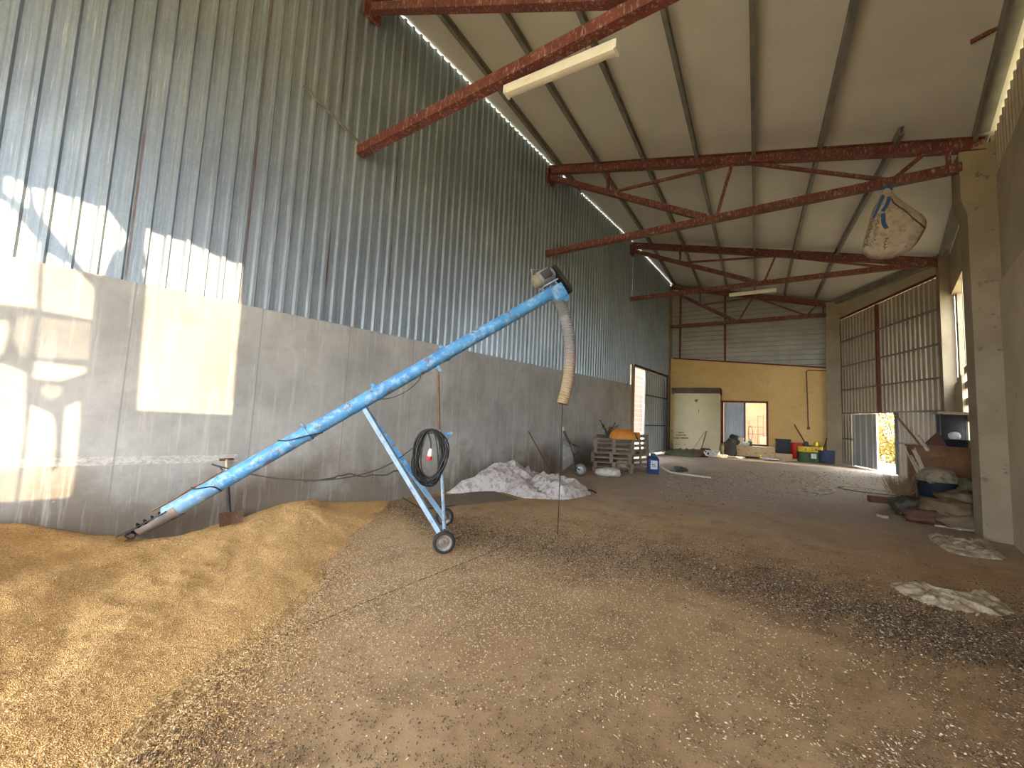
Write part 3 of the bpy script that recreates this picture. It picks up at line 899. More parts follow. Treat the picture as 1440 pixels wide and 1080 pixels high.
# wide door in the left wall, one leaf pushed open on a brick house
m = MB()
m.box((XL-.10, 15.45, 1.93), (.12, .10, 3.9)); m.box((XL-.08, 19.88, 1.98), (.12, .12, 3.95)); m.box((XL-.08, 17.7, 3.88), (.12, 4.5, .10))
d2 = ST('door_2', m, M['darksteel'])
m = MB(); corrug(m, (XL-.10, 16.75, 0), (0, 1, 0), 3.06, .16, 3.82, (1, 0, 0), .30, .03)
lf = P('leaf', m, M['sheet_door'], d2, smooth=False)
m = MB()
for z in (2.75, 1.42): m.bar((XL-.055, 16.75, z), (XL-.055, 19.8, z), .03, .05)
P('rail', m, M['darksteel'], lf, smooth=False)
m = MB(); m.bar((XL-.07, 16.75, .15), (XL-.07, 16.75, 3.84), .07, .07, (0, 1, 0)); P('stile', m, M['purlin'], lf, smooth=False)
m = MB(); m.box((-9.1, 18, 3.0), (.2, 14, 4.4)); ST('wall_brick', m, M['brick'])
m = MB(); m.box((-9.08, 18, .4), (.3, 14, .9)); ST('wall_brick_plinth', m, M['cream'])
# ------------------------------------------------------------------ roof steel
W0 = 8.15
def truss(y0, W, zb, label, node=.49, lamp=None):
    """monopitch truss: u runs from the left wall along TD"""
    A = Vector((XL, y0, 0))
    def Q(u, z): return A+TD*u+Vector((0, 0, z))
    k = W/W0
    zr = lambda u: roofz((A+TD*u).x, (A+TD*u).y)-.24
    t = T('roof_truss', label, 'roof truss', A, 0, 'roof trusses')
    m = MB()
    a, b = Q(.02, zr(0.02)), Q(W, zr(W))
    for dz in (.11, -.11): m.bar(a+Vector((0, 0, dz)), b+Vector((0, 0, dz)), .13, .016)
    m.bar(a, b, .012, .22)
    P('top_chord', m, M['red'], t, smooth=False)
    m = MB(); m.bar(Q(.0, zb), Q(W-.28*k, zb), .13, .15); P('bottom_chord', m, M['red'], t, smooth=False)
    un = W*node
    m = MB(); m.bar(Q(.03, zr(0)-.22), Q(un, zb+.06), .12, .13); P('strut', m, M['red'], t, smooth=False)
    zd = lambda u: zr(0)-.22+(zb+.06-zr(0)+.22)*u/un
    webs = [((1.72*k, zr(1.72*k)-.1), (1.72*k, zd(1.72*k))), ((1.82*k, zd(1.82*k)+.04), (4.45*k, zr(4.45*k)-.1)), ((4.5*k, zr(4.5*k)-.1), (un+.22*k, zb+.06)),
            ((4.8*k, zr(4.8*k)-.1), (6.95*k, zb+.06)), ((7.05*k, zb+.06), (7.45*k, zr(7.45*k)-.1)), ((7.73*k, zr(7.73*k)-.1), (7.73*k, zb+.06))]
    for p, q in webs:
        m = MB(); m.bar(Q(*p), Q(*q), .06, .06); P('web', m, M['red'], t, smooth=False)
    m = MB()
    m.box(Q(.03, zr(0)-.22), (.06, .3, .42)); P('end_plate', m, M['red'], t, smooth=False)
    return t, Q
t1, Q1 = truss(3.04, 7.45, 5.83, 'dusty red steel roof truss nearest the camera, crossing the top of the picture', .62)
t2, Q2 = truss(8.6, W0, 6.12, 'red steel roof truss with the white bulk bag hanging from it')
t3, Q3 = truss(14.7, 8.75, 6.47, 'red steel roof truss between the bulk bag truss and the far yellow wall')
t4, Q4 = truss(20.05, 6.45, 6.46, 'dark red steel roof truss against the ribbed siding of the far wall', .44)
# purlins: C sections along the slope, skew to the left wall
across = [(.30, -7, 10.2), (1.42, -7, 20.4), (2.62, -7, 20.4), (3.80, -7, 20.4), (4.90, -7, 20.4), (6.01, -7, 20.4), (7.09, 9.05, 20.4)]
names = ['first', 'second', 'third', 'fourth', 'fifth', 'sixth']
for i, (ac, a0, a1) in enumerate(across):
    pts = []
    y = a0
    base = Vector((XL, 8.6, 0))+TD*ac
    steps = 30
    for k in range(steps+1):
        yy = a0+(a1-a0)*k/steps
        p = base+TN*((yy-base.y)/TN.y)
        if p.x < XL+.05 or p.x > rwx(p.y)-.1 or p.y > 20.45: continue
        pts.append(Vector((p.x, p.y, roofz(p.x, p.y)-.003)))
    m = MB()
    vs = []; fs = []
    sec = [(-.035, 0), (-.035, -.17), (.035, -.17), (.035, -.15), (-.02, -.15), (-.02, -.02), (.035, -.02), (.035, 0)]
    ns = len(sec)
    for p in pts:
        for sx, sz in sec: vs.append((p.x+sx*TD.x, p.y+sx*TD.y, p.z+sz))
    for a in range(len(pts)-1):
        for k in range(ns): fs.append((a*ns+k, a*ns+(k+1) % ns, (a+1)*ns+(k+1) % ns, (a+1)*ns+k))
    fs += [tuple(range(ns)), tuple((len(pts)-1)*ns+k for k in range(ns))]
    m.add(vs, fs)
    lab = ('grey steel roof purlin, %s from the ribbed left wall' % names[i]) if i < 6 else 'short grey steel roof purlin starting at the bulk bag truss, beside the right wall'
    S('roof_purlin', m, M['purlin'], lab, 'roof purlin', 'roof purlins under the ceiling', smooth=False)
# eave channel along the right wall, with its bright slot of daylight above the cladding
m = MB()
for y0, y1 in ((-6.5, 9.5), (9.6, 15.5)):
    ps = [Vector((rwx(y)-.17, y, roofz(rwx(y)-.17, y)-.10)) for y in frange(y0, y1, 14)]
    for a, b in zip(ps, ps[1:]): m.bar(a, b, .05, .2)
    for a, b in zip(ps, ps[1:]): m.bar(a+Vector((.09, 0, .06)), b+Vector((.09, 0, .06)), .16, .03)
a = Vector((2.75, 15.7, 0)); b = Vector((.62, 20.7, 0))
for k in range(8):
    p = a.lerp(b, k/8); q = a.lerp(b, (k+1)/8)
    m.bar((p.x-.1, p.y, roofz(p.x, p.y)-.13), (q.x-.1, q.y, roofz(q.x, q.y)-.13), .14, .22)
S('eave_channel', m, M['eave'], 'folded grey metal channel under the roof edge along the right wall', 'eave channel', smooth=False)
m = MB()
m.bar((1.62, 7.3, 6.78), (2.05, 7.15, 6.80), .035, .05)
S('steel_stub', m, M['red'], 'short red steel stub crossing the eave channel at the top right', 'steel bracket', smooth=False)

# ------------------------------------------------------------------ the sheet gate in the angled right wall
ga = Vector((2.88, 15.65, 0)); gb = Vector((.62, 20.9, 0))
gd = (gb-ga).normalized(); gl = (gb-ga).length
gn = Vector((-gd.y, gd.x, 0))
if gn.x > 0: gn = -gn
def GT(s, d, z): return ga+gd*s+gn*d+Vector((0, 0, z))
gf = lambda s: fz(*(ga+gd*s)[:2])
DO0, DO1, DL1 = .405*gl, .555*gl, .815*gl       # wicket opening, then its leaf
t = T('sheet_gate', 'tall ribbed sheet metal gate with a small wicket door standing open', 'gate', GT(gl/2, 0, gf(gl/2)))
m = MB()
corrug(m, GT(.2, 0, 0), gd, DO0-.2, .2, 2.28, gn, .20, .03)
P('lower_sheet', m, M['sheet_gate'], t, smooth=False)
m = MB(); corrug(m, GT(DL1, 0, 0), gd, gl-.15-DL1, .2, 2.28, gn, .20, .03)
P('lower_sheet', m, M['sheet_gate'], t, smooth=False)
m = MB(); corrug(m, GT(.2, 0, 0), gd, gl-.35, 2.26, 6.14, gn, .20, .03)
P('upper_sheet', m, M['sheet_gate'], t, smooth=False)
for z in (2.28, 3.22, 4.18, 5.2):
    m = MB(); m.bar(GT(.2, .055, z), GT(gl-.15, .055, z), .035, .055); P('rail', m, M['purlin'], t, smooth=False)
for s0, s1 in ((.2, DO0), (DL1, gl-.2)):
    m = MB(); m.bar(GT(s0, .055, 1.28), GT(s1, .055, 1.28), .03, .045); P('rail', m, M['purlin'], t, smooth=False)
m = MB(); m.bar(GT(.525*gl, .06, 2.3), GT(.525*gl, .06, 6.1), .12, .06, gd); P('centre_post', m, M['darkred'], t, smooth=False)
m = MB(); m.bar(GT(DO0, .06, 2.25), GT(.9, .06, 1.0), .035, .05); P('brace', m, M['wooddark'], t, smooth=False)
for s in (DO0, ):
    m = MB(); m.bar(GT(s, .02, .25), GT(s, .02, 2.3), .05, .06, gd); P('jamb', m, M['purlin'], t, smooth=False)
m = MB(); corrug(m, GT(DO1+.02, .05, 0), gd, DL1-DO1-.02, gf(3.9)+.03, 2.24, gn, .36, .03)
lf = P('wicket_door', m, M['sheet_door'], t, smooth=False)
m = MB(); m.bar(GT(DO1+.03, .06, gf(3.2)+.02), GT(DO1+.03, .06, 2.24), .05, .06, gd); P('stile', m, M['white'], lf, smooth=False)
m = MB(); m.tube(bez([GT(DL1-.06, .08, 1.25), GT(DL1-.1, .13, 1.25), GT(DL1-.22, .12, 1.24)], 5), .012, 6); P('handle', m, M['steel'], lf)
# fascia over the gate
m = MB()
vs = []
for s in frange(0, gl, 8):
    p = GT(s, .02, 0)
    vs += [(p.x, p.y, 6.16), (p.x, p.y, roofz(p.x, p.y)-.05), (p.x-gn.x*.1, p.y-gn.y*.1, roofz(p.x, p.y)-.05), (p.x-gn.x*.1, p.y-gn.y*.1, 6.16)]
fs = []
for i in range(7):
    for k in range(4): fs.append((i*4+k, i*4+(k+1) % 4, i*4+4+(k+1) % 4, i*4+4+k))
fs += [(0, 1, 2, 3), (28, 29, 30, 31)]
m.add(vs, fs); ST('wall_right_fascia', m, M['plaster'])
m = MB(); m.bar(GT(0, .06, 6.17), GT(gl, .06, 6.17), .06, .07); ST('trim_4', m, M['darkred'])

# ------------------------------------------------------------------ lamps
def batten(a, b, label, hang):
    a = Vector(a); b = Vector(b)
    t = T('batten_lamp', label, 'lamp', (a+b)/2, 0, 'fluorescent batten lamps')
    d = (b-a).normalized(); sd = d.cross(Vector((0, 0, 1))).normalized()
    m = MB()
    prof = [(-.055, .02), (-.06, -.02), (-.045, -.055), (0, -.066), (.045, -.055), (.06, -.02), (.055, .02)]
    n = len(prof); vs = []; fs = []
    for p in (a+d*.01, b-d*.01):
        for x, z in prof: vs.append(p+sd*x+Vector((0, 0, z)))
    for k in range(n): fs.append((k, (k+1) % n, n+(k+1) % n, n+k))
    fs += [tuple(range(n)), tuple(range(n, 2*n))]
    m.add(vs, fs); P('diffuser', m, M['lamp'], t)
    m = MB(); m.bar(a+Vector((0, 0, .035)), b+Vector((0, 0, .035)), .11, .03); P('housing', m, M['white'], t, smooth=False)
    for p in (a, b):
        m = MB(); m.box(p-Vector((0, 0, .01)), (.03, .125, .1), Matrix.Rotation(math.atan2(d.y, d.x), 3, 'Z')); P('end_cap', m, M['white'], t, smooth=False)
    for f in (.25, .75):
        p = a.lerp(b, f); m = MB(); m.tube([p+Vector((0, 0, .05)), p+Vector((0, 0, hang))], .004, 5); P('hanger', m, M['darksteel'], t)
pl1 = Vector((XL, 3.04, 0))
a = PL(713, 129, pl1, TN); b = PL(867, 66, pl1, TN)
zz = (a.z+b.z)/2
batten(a, b, 'long yellowed fluorescent lamp hung under the nearest red truss', .17)
pl3 = Vector((XL, 14.7, 0))
a = PL(1026, 415, pl3, TN); b = PL(1091, 407.5, pl3, TN)
batten(a, b, 'small distant fluorescent lamp hung in front of the far siding', .16)
# ------------------------------------------------------------------ grain
GB = [(-5.9, 4.05), (-5.55, 3.75), (-5.0, 3.2), (-4.46, 2.55), (-3.95, 2.1), (-3.54, 1.82), (-3.18, 1.46), (-2.97, 1.14), (-2.78, .85), (-2.6, .62), (-2.4, .43), (-2.25, .1), (-2.2, -.5), (-2.6, -2.5), (-3.6, -3.6), (-5.9, -4.2)]
_ga = np.array(GB[:-1]+[GB[-1]])
def gdist(x, y):
    """distance inside the edge of the heap (negative outside); the wall side does not count"""
    p = np.array((x, y)); a = _ga[:-1]; b = _ga[1:]
    ab = b-a; t = np.clip(((p-a)*ab).sum(1)/(ab*ab).sum(1), 0, 1)
    d = np.sqrt((((a+ab*t[:, None])-p)**2).sum(1)).min()
    ins = False; n = len(GB); j = n-1
    for i in range(n):
        xi, yi = GB[i]; xj, yj = GB[j]
        if (yi > y) != (yj > y) and x < (xj-xi)*(y-yi)/(yj-yi)+xi: ins = not ins
        j = i
    return d if ins else -d
def gh(x, y):
    d = gdist(x, y)+.10*fbm(x*2.2, y*2.2, 1.0)
    if d <= -.02: return -.05
    e = max(0, d)
    h = .13*(1-math.exp(-e/.55))
    lim = smooth(e/1.1)
    h += lim*(.42*math.exp(-(((x+5.9)/1.7)**2+((y+.75)/1.05)**2)))
    h += lim*.14*math.exp(-(((x+5.55)/.75)**2+((y-2.5)/.75)**2))
    h += lim*.20*math.exp(-(((x+4.3)/.8)**2+((y+.55)/.8)**2))
    h -= .13*math.exp(-(((x+5.85)/.32)**2+((y-1.25)/.75)**2))
    h += lim*(.030*fbm(x*1.7, y*1.7, 5)+.012*fbm(x*6, y*6, 8)+.010*math.sin((x*.7+y)*9+2*fbm(x, y, 2)))
    h += .006*noise.noise(Vector((x*25, y*25, 0)))*min(1, e/.1)
    return max(h, .004) if d > 0 else -.02+d
xs = frange(-5.93, -2.05, 170); ys = frange(-4.3, 4.3, 340)
o = S('grain_heap', grid(xs, ys, gh, lambda x, y: gdist(x, y) < -.18), M['grain'], 'heap of golden grain spread along the concrete wall at the lower left', 'grain heap', kind='stuff', ang=180)

def chips(n, place, size, flat=.35, seed=1, elong=2.2):
    """n little husk or kernel shapes as one mesh"""
    g = np.random.default_rng(seed)
    base = np.array([(1, 0, 0), (-1, 0, 0), (0, 1, 0), (0, -1, 0), (0, 0, 1), (0, 0, -1)], float)
    tri = np.array([(0, 2, 4), (2, 1, 4), (1, 3, 4), (3, 0, 4), (2, 0, 5), (1, 2, 5), (3, 1, 5), (0, 3, 5)])
    V = []; Fc = []; k = 0
    for i in range(n):
        pt = place(g)
        if pt is None: continue
        s = size*g.uniform(.55, 1.5)
        a = g.uniform(0, 2*PI); e = elong*g.uniform(.6, 1.4)
        q = base*np.array((s*e/2, s/2, s*flat*g.uniform(.5, 1.4)))
        q = q*g.uniform(.75, 1.25, (6, 1))
        tl = g.uniform(-.4, .4)
        rx = np.array(((math.cos(tl), 0, math.sin(tl)), (0, 1, 0), (-math.sin(tl), 0, math.cos(tl))))
        rz_ = np.array(((math.cos(a), -math.sin(a), 0), (math.sin(a), math.cos(a), 0), (0, 0, 1)))
        q = q @ rx.T @ rz_.T
        q = q+np.array(pt)
        V.append(q); Fc.append(tri+6*k); k += 1
    V = np.concatenate(V); Fc = np.concatenate(Fc)
    return V, Fc
def stuff(name, V, Fc, mat, label, cat):
    me = bpy.data.meshes.new(name)
    c = V.mean(0); c[2] = 0
    V = V-c
    me.vertices.add(len(V)); me.vertices.foreach_set('co', V.astype(np.float32).ravel())
    me.loops.add(Fc.size); me.loops.foreach_set('vertex_index', Fc.astype(np.int32).ravel())
    me.polygons.add(len(Fc)); me.polygons.foreach_set('loop_start', np.arange(0, Fc.size, 3, dtype=np.int32))
    me.polygons.foreach_set('loop_total', np.full(len(Fc), 3, dtype=np.int32))
    me.update(calc_edges=True); me.validate()
    me.materials.append(mat)
    o = bpy.data.objects.new(name, me); COL.objects.link(o)
    o.location = c; o['label'] = label; o['category'] = cat; o['kind'] = 'stuff'
    return o
# loose kernels on and around the edge of the heap
def on_heap(g):
    for _ in range(30):
        x = g.uniform(-5.8, -1.5); y = g.uniform(-.6, 3.9)
        near = math.hypot(x, y)
        if g.random() > min(1, (2.9/near)**2): continue
        d = gdist(x, y)
        if d > .0: 
            return (x, y, gh(x, y)+.002)
        if g.random() < .8*math.exp(d/.28): return (x, y, .010)
    return None
V, Fc = chips(36000, on_heap, .0052, .45, 3, 2.1)
stuff('loose_grain', V, Fc, M['kernel'], 'loose golden kernels lying over the heap and its thin edge', 'grain')
def heap_edge(g):
    for _ in range(60):
        px = g.uniform(100, 640); py = g.uniform(700, 1085)
        p = G(px, py); d = gdist(p.x, p.y)
        if p.x < -5.85 or d > .12 or d < -.8: continue
        if g.random() < math.exp(min(0, d)/.20): return (p.x, p.y, max(.008, gh(p.x, p.y)+.003))
    return None
V, Fc = chips(16000, heap_edge, .0062, .45, 4, 2.1)
stuff('loose_grain', V, Fc, M['kernel'], 'golden kernels thinning out over the floor along the edge of the heap', 'grain')
# pale kernels trodden over the slab round the auger wheels
def over_slab(g):
    for _ in range(40):
        px = g.uniform(380, 1150); py = g.uniform(715, 1000)
        w = math.exp(-(((px-640)/260)**2+((py-800)/75)**2))+.07
        if g.random() > w: continue
        p = G(px, py)
        if gdist(p.x, p.y) > 0 or p.x < -5.85: continue
        return (p.x, p.y, .011)
V, Fc = chips(22000, over_slab, .0055, .4, 5, 2.0)
stuff('scattered_grain', V, Fc, M['chaffpale'], 'pale kernels and straw bits scattered on the floor around the auger wheels', 'grain')
# dark husks in a trail from the auger across to the right
trail = [(470, 712, 9), (560, 715, 14), (640, 745, 22), (760, 765, 32), (860, 780, 32), (960, 790, 30), (1060, 815, 34), (1160, 845, 40), (1260, 870, 46), (1360, 890, 52), (1440, 905, 60)]
tx = [t[0] for t in trail]
def on_trail(g):
    for _ in range(40):
        px = g.uniform(450, 1460); yc = np.interp(px, tx, [t[1] for t in trail]); s = np.interp(px, tx, [t[2] for t in trail])
        py = yc+g.normal()*s*.62
        if g.random() > smooth((fbm(px*.012, py*.03, 4, 3)+.75)/.8)+.12: continue
        p = G(px, py)
        if p.x < -5.85 or p.x > rwx(p.y)-.02 or p.y < .4 or gdist(p.x, p.y) > -.02: continue
        return (p.x, p.y, .012)
V, Fc = chips(26000, on_trail, .0085, .35, 8, 1.9)
stuff('husk_trail', V, Fc, M['chaffdark'], 'trail of dark husks swept across the floor from the auger to the right wall', 'husks')
V, Fc = chips(9000, on_trail, .008, .35, 9, 2.0)
stuff('husk_trail', V, Fc, M['chaffmid'], 'brown husks mixed into the dark trail across the floor', 'husks')
V, Fc = chips(4200, on_trail, .0085, .35, 10, 2.2)
stuff('husk_trail', V, Fc, M['chaffpale'], 'pale husks mixed into the dark trail across the floor', 'husks')
# crumbs over all the rest of the floor
def anywhere(g):
    for _ in range(30):
        px = g.uniform(150, 1460); py = g.uniform(650, 1090)
        if g.random() > (.25+.75*smooth((py-650)/200)): continue
        p = GF(px, py)
        if p.x < -5.7 or p.x > rwx(p.y)-.05 or gdist(p.x, p.y) > -.02: continue
        if g.random() < .45 and fbm(p.x*1.3, p.y*1.3, 9, 3) < .05: continue
        return (p.x, p.y, fz(p.x, p.y)+.012)
V, Fc = chips(14000, anywhere, .0078, .45, 12, 1.7)
stuff('floor_crumbs', V, Fc, M['chaffmid'], 'brown crumbs and husks strewn thinly over the whole floor', 'crumbs')
V, Fc = chips(700, anywhere, .007, .4, 13, 2.0)
stuff('floor_crumbs', V, Fc, M['chaffpale'], 'pale straw bits and crumbs strewn thinly over the whole floor', 'crumbs')
def near_right(g):
    for _ in range(40):
        px = g.uniform(780, 1470); py = g.uniform(830, 1090)
        if g.random() > smooth((px-760)/600)*.9+.1 or fbm(px*.01, py*.02, 14, 3) < -.1+.3*g.random(): continue
        p = G(px, py)
        if p.x > rwx(p.y)-.03: continue
        return (p.x, p.y, .012)
for mt_, n_, sd_, lb_ in (('chaffpale', 1000, 41, 'coarse pale straw crumbs on the floor at the lower right'), ('chaffmid', 1700, 42, 'coarse brown crumbs on the floor at the lower right')):
    V, Fc = chips(n_, near_right, .0085, .45, sd_, 1.9)
    stuff('floor_crumbs', V, Fc, M[mt_], lb_, 'crumbs')
# litter field in the middle distance, catching the light of the wicket door
def litter(g):
    for _ in range(30):
        px = g.uniform(930, 1290); py = 663+abs(g.normal())*20
        p = GF(px, py)
        if p.x > rwx(p.y)-.1 or p.y > 20: continue
        return (p.x, p.y, fz(p.x, p.y)+.016)
V, Fc = chips(1500, litter, .024, .15, 21, 1.8)
stuff('floor_litter', V, Fc, M['chaffpale'], 'pale litter strewn over the far floor in front of the gate', 'litter')
V, Fc = chips(1500, litter, .026, .15, 22, 1.8)
stuff('floor_litter', V, Fc, M['chaffmid'], 'brown litter strewn over the far floor in front of the gate', 'litter')

# ------------------------------------------------------------------ the grain auger
tip = Vector((-5.72, .74, .13))
w1 = Vector((-3.34, 3.07, 0)); w2 = Vector((-4.14, 3.79, 0))
hd = ((w1+w2)/2-tip); hd.z = 0; hd.normalize()
an = Vector((hd.y, -hd.x, 0))
def A_(px, py): return PL(px, py, tip, an)
top = A_(778, 411); low = A_(235, 722)
ad = (top-low).normalized()
aup = an.cross(ad) if an.cross(ad).z > 0 else -an.cross(ad)
au = T('grain_auger', 'long blue wheeled grain auger slanting up from the heap of grain', 'grain auger', ((w1+w2)/2))
TR = .086
m = MB(); m.tube([low, low.lerp(top, .33), low.lerp(top, .66), top], TR, 24)
P('auger_tube', m, M['blue'], au)
for f in (.475, .66, .30):
    p = low.lerp(top, f); m = MB(); m.tube([p-ad*.03, p+ad*.03], TR+.010, 24); m.box(p+aup*(TR+.02), (.03, .04, .05), Matrix((an, ad, aup)).transposed())
    P('clamp_band', m, M['blue'], au)
# open trough, screw and guard bars at the bottom
end = tip+Vector((0, 0, .015))
td_ = (end-low).normalized()
tu = an.cross(td_); tu = tu if tu.z > 0 else -tu
LT = (end-low).length
m = MB(); vs = []; fs = []
n = 12
for i, s in enumerate((-.12, .0, .3*LT, .62*LT)):
    for k in range(n+1):
        a = PI*(1.02)+PI*.96*k/n if i > 1 else PI*(.9)+PI*1.2*k/n
        vs.append(low+td_*s+(an*math.cos(a)+tu*math.sin(a))*(TR+.006))
for i in range(3):
    for k in range(n): fs.append((i*(n+1)+k, i*(n+1)+k+1, (i+1)*(n+1)+k+1, (i+1)*(n+1)+k))
k0 = len(vs)
vs += [Vector(p)+(Vector(p)-(low+td_*((Vector(p)-low).dot(td_)))).normalized()*-.008 for p in vs]
fs += [tuple(k0+i for i in f) for f in fs]
m.add(vs, fs); P('trough', m, M['trough'], au)
m = MB(); m.tube([low-td_*.1, low+td_*(LT-.04)], .018, 10)
turns = 6; N = turns*18
vs = []; fs = []
for i in range(N+1):
    a = 2*PI*turns*i/N; c = low-td_*.1+td_*(LT*.98)*i/N
    e = an*math.cos(a)+tu*math.sin(a)
    vs += [c+e*.016, c+e*.056, c+e*.056+td_*.004, c+e*.016+td_*.004]
for i in range(N):
    for k in range(4): fs.append((4*i+k, 4*i+(k+1) % 4, 4*i+4+(k+1) % 4, 4*i+4+k))
m.add(vs, fs); P('screw', m, M['darksteel'], au)
for a in (.06, .94, 1.3, 1.7):
    e = (an*math.cos(PI*a)+tu*math.sin(PI*a))*(TR+.012)
    m = MB(); m.bar(low-td_*.05+e, end+e*.75, .035 if a < 1 else .02, .008, tu); P('guard_bar', m, M['darksteel'], au, smooth=False)
for f in (.55, .85):
    c = low+td_*LT*f; m = MB()
    m.tube([c+(an*math.cos(PI+PI*k/12)+tu*math.sin(PI+PI*k/12))*(TR+.008-.025*f) for k in range(13)], .007, 6); P('guard_ring', m, M['darksteel'], au)
# rail along the top of the lower end with its little handle
m = MB()
m.tube([low+aup*(TR+.015)-ad*.1, low+ad*.65+aup*(TR+.02)], .011, 8); P('control_rod', m, M['rusty'], au)
m = MB(); p = low+ad*.65+aup*(TR+.02); m.tube([p, p+aup*.05, p+aup*.12-ad*.05], .009, 8); P('lever', m, M['darksteel'], au)
# legs, axle, wheels
br = A_(505, 566)-aup*.02
m = MB(); m.bar(br+aup*.05, br-aup*.10+ad*.02, .05, .05, ad); P('leg_bracket', m, M['blue'], au, smooth=False)
ax1 = w1+Vector((0, 0, .128)); ax2 = w2+Vector((0, 0, .128)); axd = (ax2-ax1).normalized()
foot = br-aup*.09+ad*.02
m = MB(); m.bar(foot+an*.03, ax1+axd*.10, .055, .055); P('leg', m, M['blueworn'], au, smooth=False, label='scuffed near leg with most of its paint worn away')
m = MB(); m.bar(foot-an*.03, ax2-axd*.10, .055, .055); P('leg', m, M['blue'], au, smooth=False)
m = MB(); m.tube([ax1-axd*.02, ax2+axd*.02], .016, 10); P('axle', m, M['rusty'], au)
for w, sg in ((ax1, -1), (ax2, 1)):
    m = MB(); prof = []
    for k in range(17):
        a = -PI/2+PI*k/16+0
        prof.append((.098+.028*math.cos(a), .028*math.sin(a)))
    prof = [(.088, -.024)]+prof+[(.088, .024)]
    m.lathe(prof, w, axd, 36, close=False)
    wh = P('tyre', m, M['black'], au)
    m = MB(); m.lathe([(.0, -.03), (.02, -.03), (.022, -.016), (.05, -.016), (.058, -.006), (.075, -.012), (.09, -.022), (.093, -.02), (.093, .02), (.09, .022), (.075, .012), (.058, .006), (.05, .016), (.022, .016), (.02, .03), (0, .03)], w, axd, 32, close=False)
    P('rim', m, M['hub'], wh)
    m = MB(); m.tube([w+axd*sg*.02, w+axd*sg*.045], .012, 6); P('axle_nut', m, M['rusty'], wh)
# telescopic prop with its hand-winch bracket
pt = A_(616, 517); pm = A_(618, 604); pb = (ax1+ax2)/2+axd*-.06
m = MB(); m.bar(pt+aup*.06, pt-aup*.07, .04, .04, ad); P('prop_bracket', m, M['blue'], au, smooth=False)
m = MB(); m.tube([pt-Vector((0, 0, .02)), pm-Vector((0, 0, .05))], .017, 12); P('prop_rod', m, M['rusty'], au, label='rust brown upper prop rod')
m = MB(); m.tube([pm, A_(621, 660), pb], .023, 12); P('prop_sleeve', m, M['blueworn'], au)
m = MB()
q0 = A_(619, 611); q1 = A_(635, 609); q2 = A_(623, 628)
m.bar(q0, q1, .03, .03); m.bar(q1, q2, .022, .022); m.bar(q0+Vector((0, 0, .02)), A_(603, 609), .022, .022); P('winch_bracket', m, M['blue'], au, smooth=False)
m = MB(); m.tube([q1-an*.03, q1+an*.05], .014, 8); P('pin', m, M['steel'], au)
# discharge head, motor, pulley guard, hose
Bm = Matrix((an, ad, aup)).transposed()
hc = A_(783, 412)
m = MB(); m.box(hc, (.19, .20, .20), Bm, .012); m.prism([hc+an*.09+ad*-.1-aup*.1, hc+an*.09+ad*.1-aup*.1, hc+an*.06+ad*.10-aup*.17, hc+an*.06-ad*.0-aup*.17], -an*.17)
P('discharge_head', m, M['blue'], au, smooth=False)
sp = A_(786, 423)
m = MB(); m.tube([sp+Vector((0, 0, .06)), sp-Vector((0, 0, .06))], .07, 16); P('spout', m, M['rusty'], au)
mc = A_(766, 390)
mt = None
m = MB()
rad = .098; L = .27
prof = [(.0, -L/2), (rad*.8, -L/2), (rad, -L/2+.03)]
for k in range(11):
    z = -L/2+.045+k*.018
    prof += [(rad, z), (rad+.014, z+.003), (rad+.014, z+.009), (rad, z+.012)]
prof += [(rad, L/2-.03), (rad*.9, L/2), (.03, L/2), (.0, L/2)]
m.lathe(prof, mc, ad, 28, close=False)
mt = P('motor', m, M['motor'], au)
m = MB(); m.lathe([(0, -.055), (.06, -.055), (.09, -.03), (.103, .0), (.103, .03), (0, .03)], mc-ad*(L/2+.005), ad, 24, close=False); P('fan_cover', m, M['motorcap'], mt)
m = MB(); m.box(mc+an*.10+aup*.02, (.07, .14, .11), Bm, .008); P('terminal_box', m, M['darksteel'], mt)
m = MB(); m.box(mc-aup*.115, (.18, .24, .02), Bm); m.bar(mc-aup*.12+ad*.08, mc-aup*.20+ad*.10, .12, .02, ad); m.bar(mc-aup*.12-ad*.1, mc-aup*.2-ad*.14, .03, .02, ad); P('motor_mount', m, M['blueworn'], mt, smooth=False)
m = MB(); m.tube([mc-ad*.16+aup*.08, mc-ad*.12+aup*.20, mc-ad*.06+aup*.15, mc+aup*.12], .008, 6); P('wire', m, M['steel'], mt)
m = MB(); m.tube([mc-ad*.18-aup*.05, mc-ad*.12-aup*.17, mc-ad*.05-aup*.21], .008, 6); P('wire', m, M['steel'], mt)
m = MB()
g1 = mc+ad*.19; g2 = hc+ad*.17+aup*.0
gd_ = (g2-g1).normalized(); gx = ad.cross(gd_)
ring = []
for k in range(13):
    a = PI*k/12; ring.append(g1+(gx*math.cos(a)-gd_*math.sin(a))*.085)
for k in range(13):
    a = PI*k/12; ring.append(g2+(-gx*math.cos(a)+gd_*math.sin(a))*.10)
m.prism([p-ad*.025 for p in ring], ad*.055); P('belt_guard', m, M['black'], au)
hp = bez([A_(787, 424), A_(793, 440), A_(800, 470), A_(802, 505), A_(798, 540), A_(791, 568)], 40)
rs = [.082+.006*math.sin(i*2*PI/4.0) for i in range(len(hp))]
m = MB(); m.tube(hp, rs, 20, cap=False); hs = P('discharge_hose', m, M['hose'], au, ang=80)
m = MB(); m.tube([p for p in hp[-2:]], [.072, .072], 16, cap=True); P('hose_mouth', m, M['darksteel'], hs)
# limp control wire under the tube
m = MB(); m.tube(bez([A_(524, 562), A_(548, 560), A_(570, 551), A_(588, 536), A_(593, 525)], 6), .005, 5); P('control_wire', m, M['darksteel'], au)

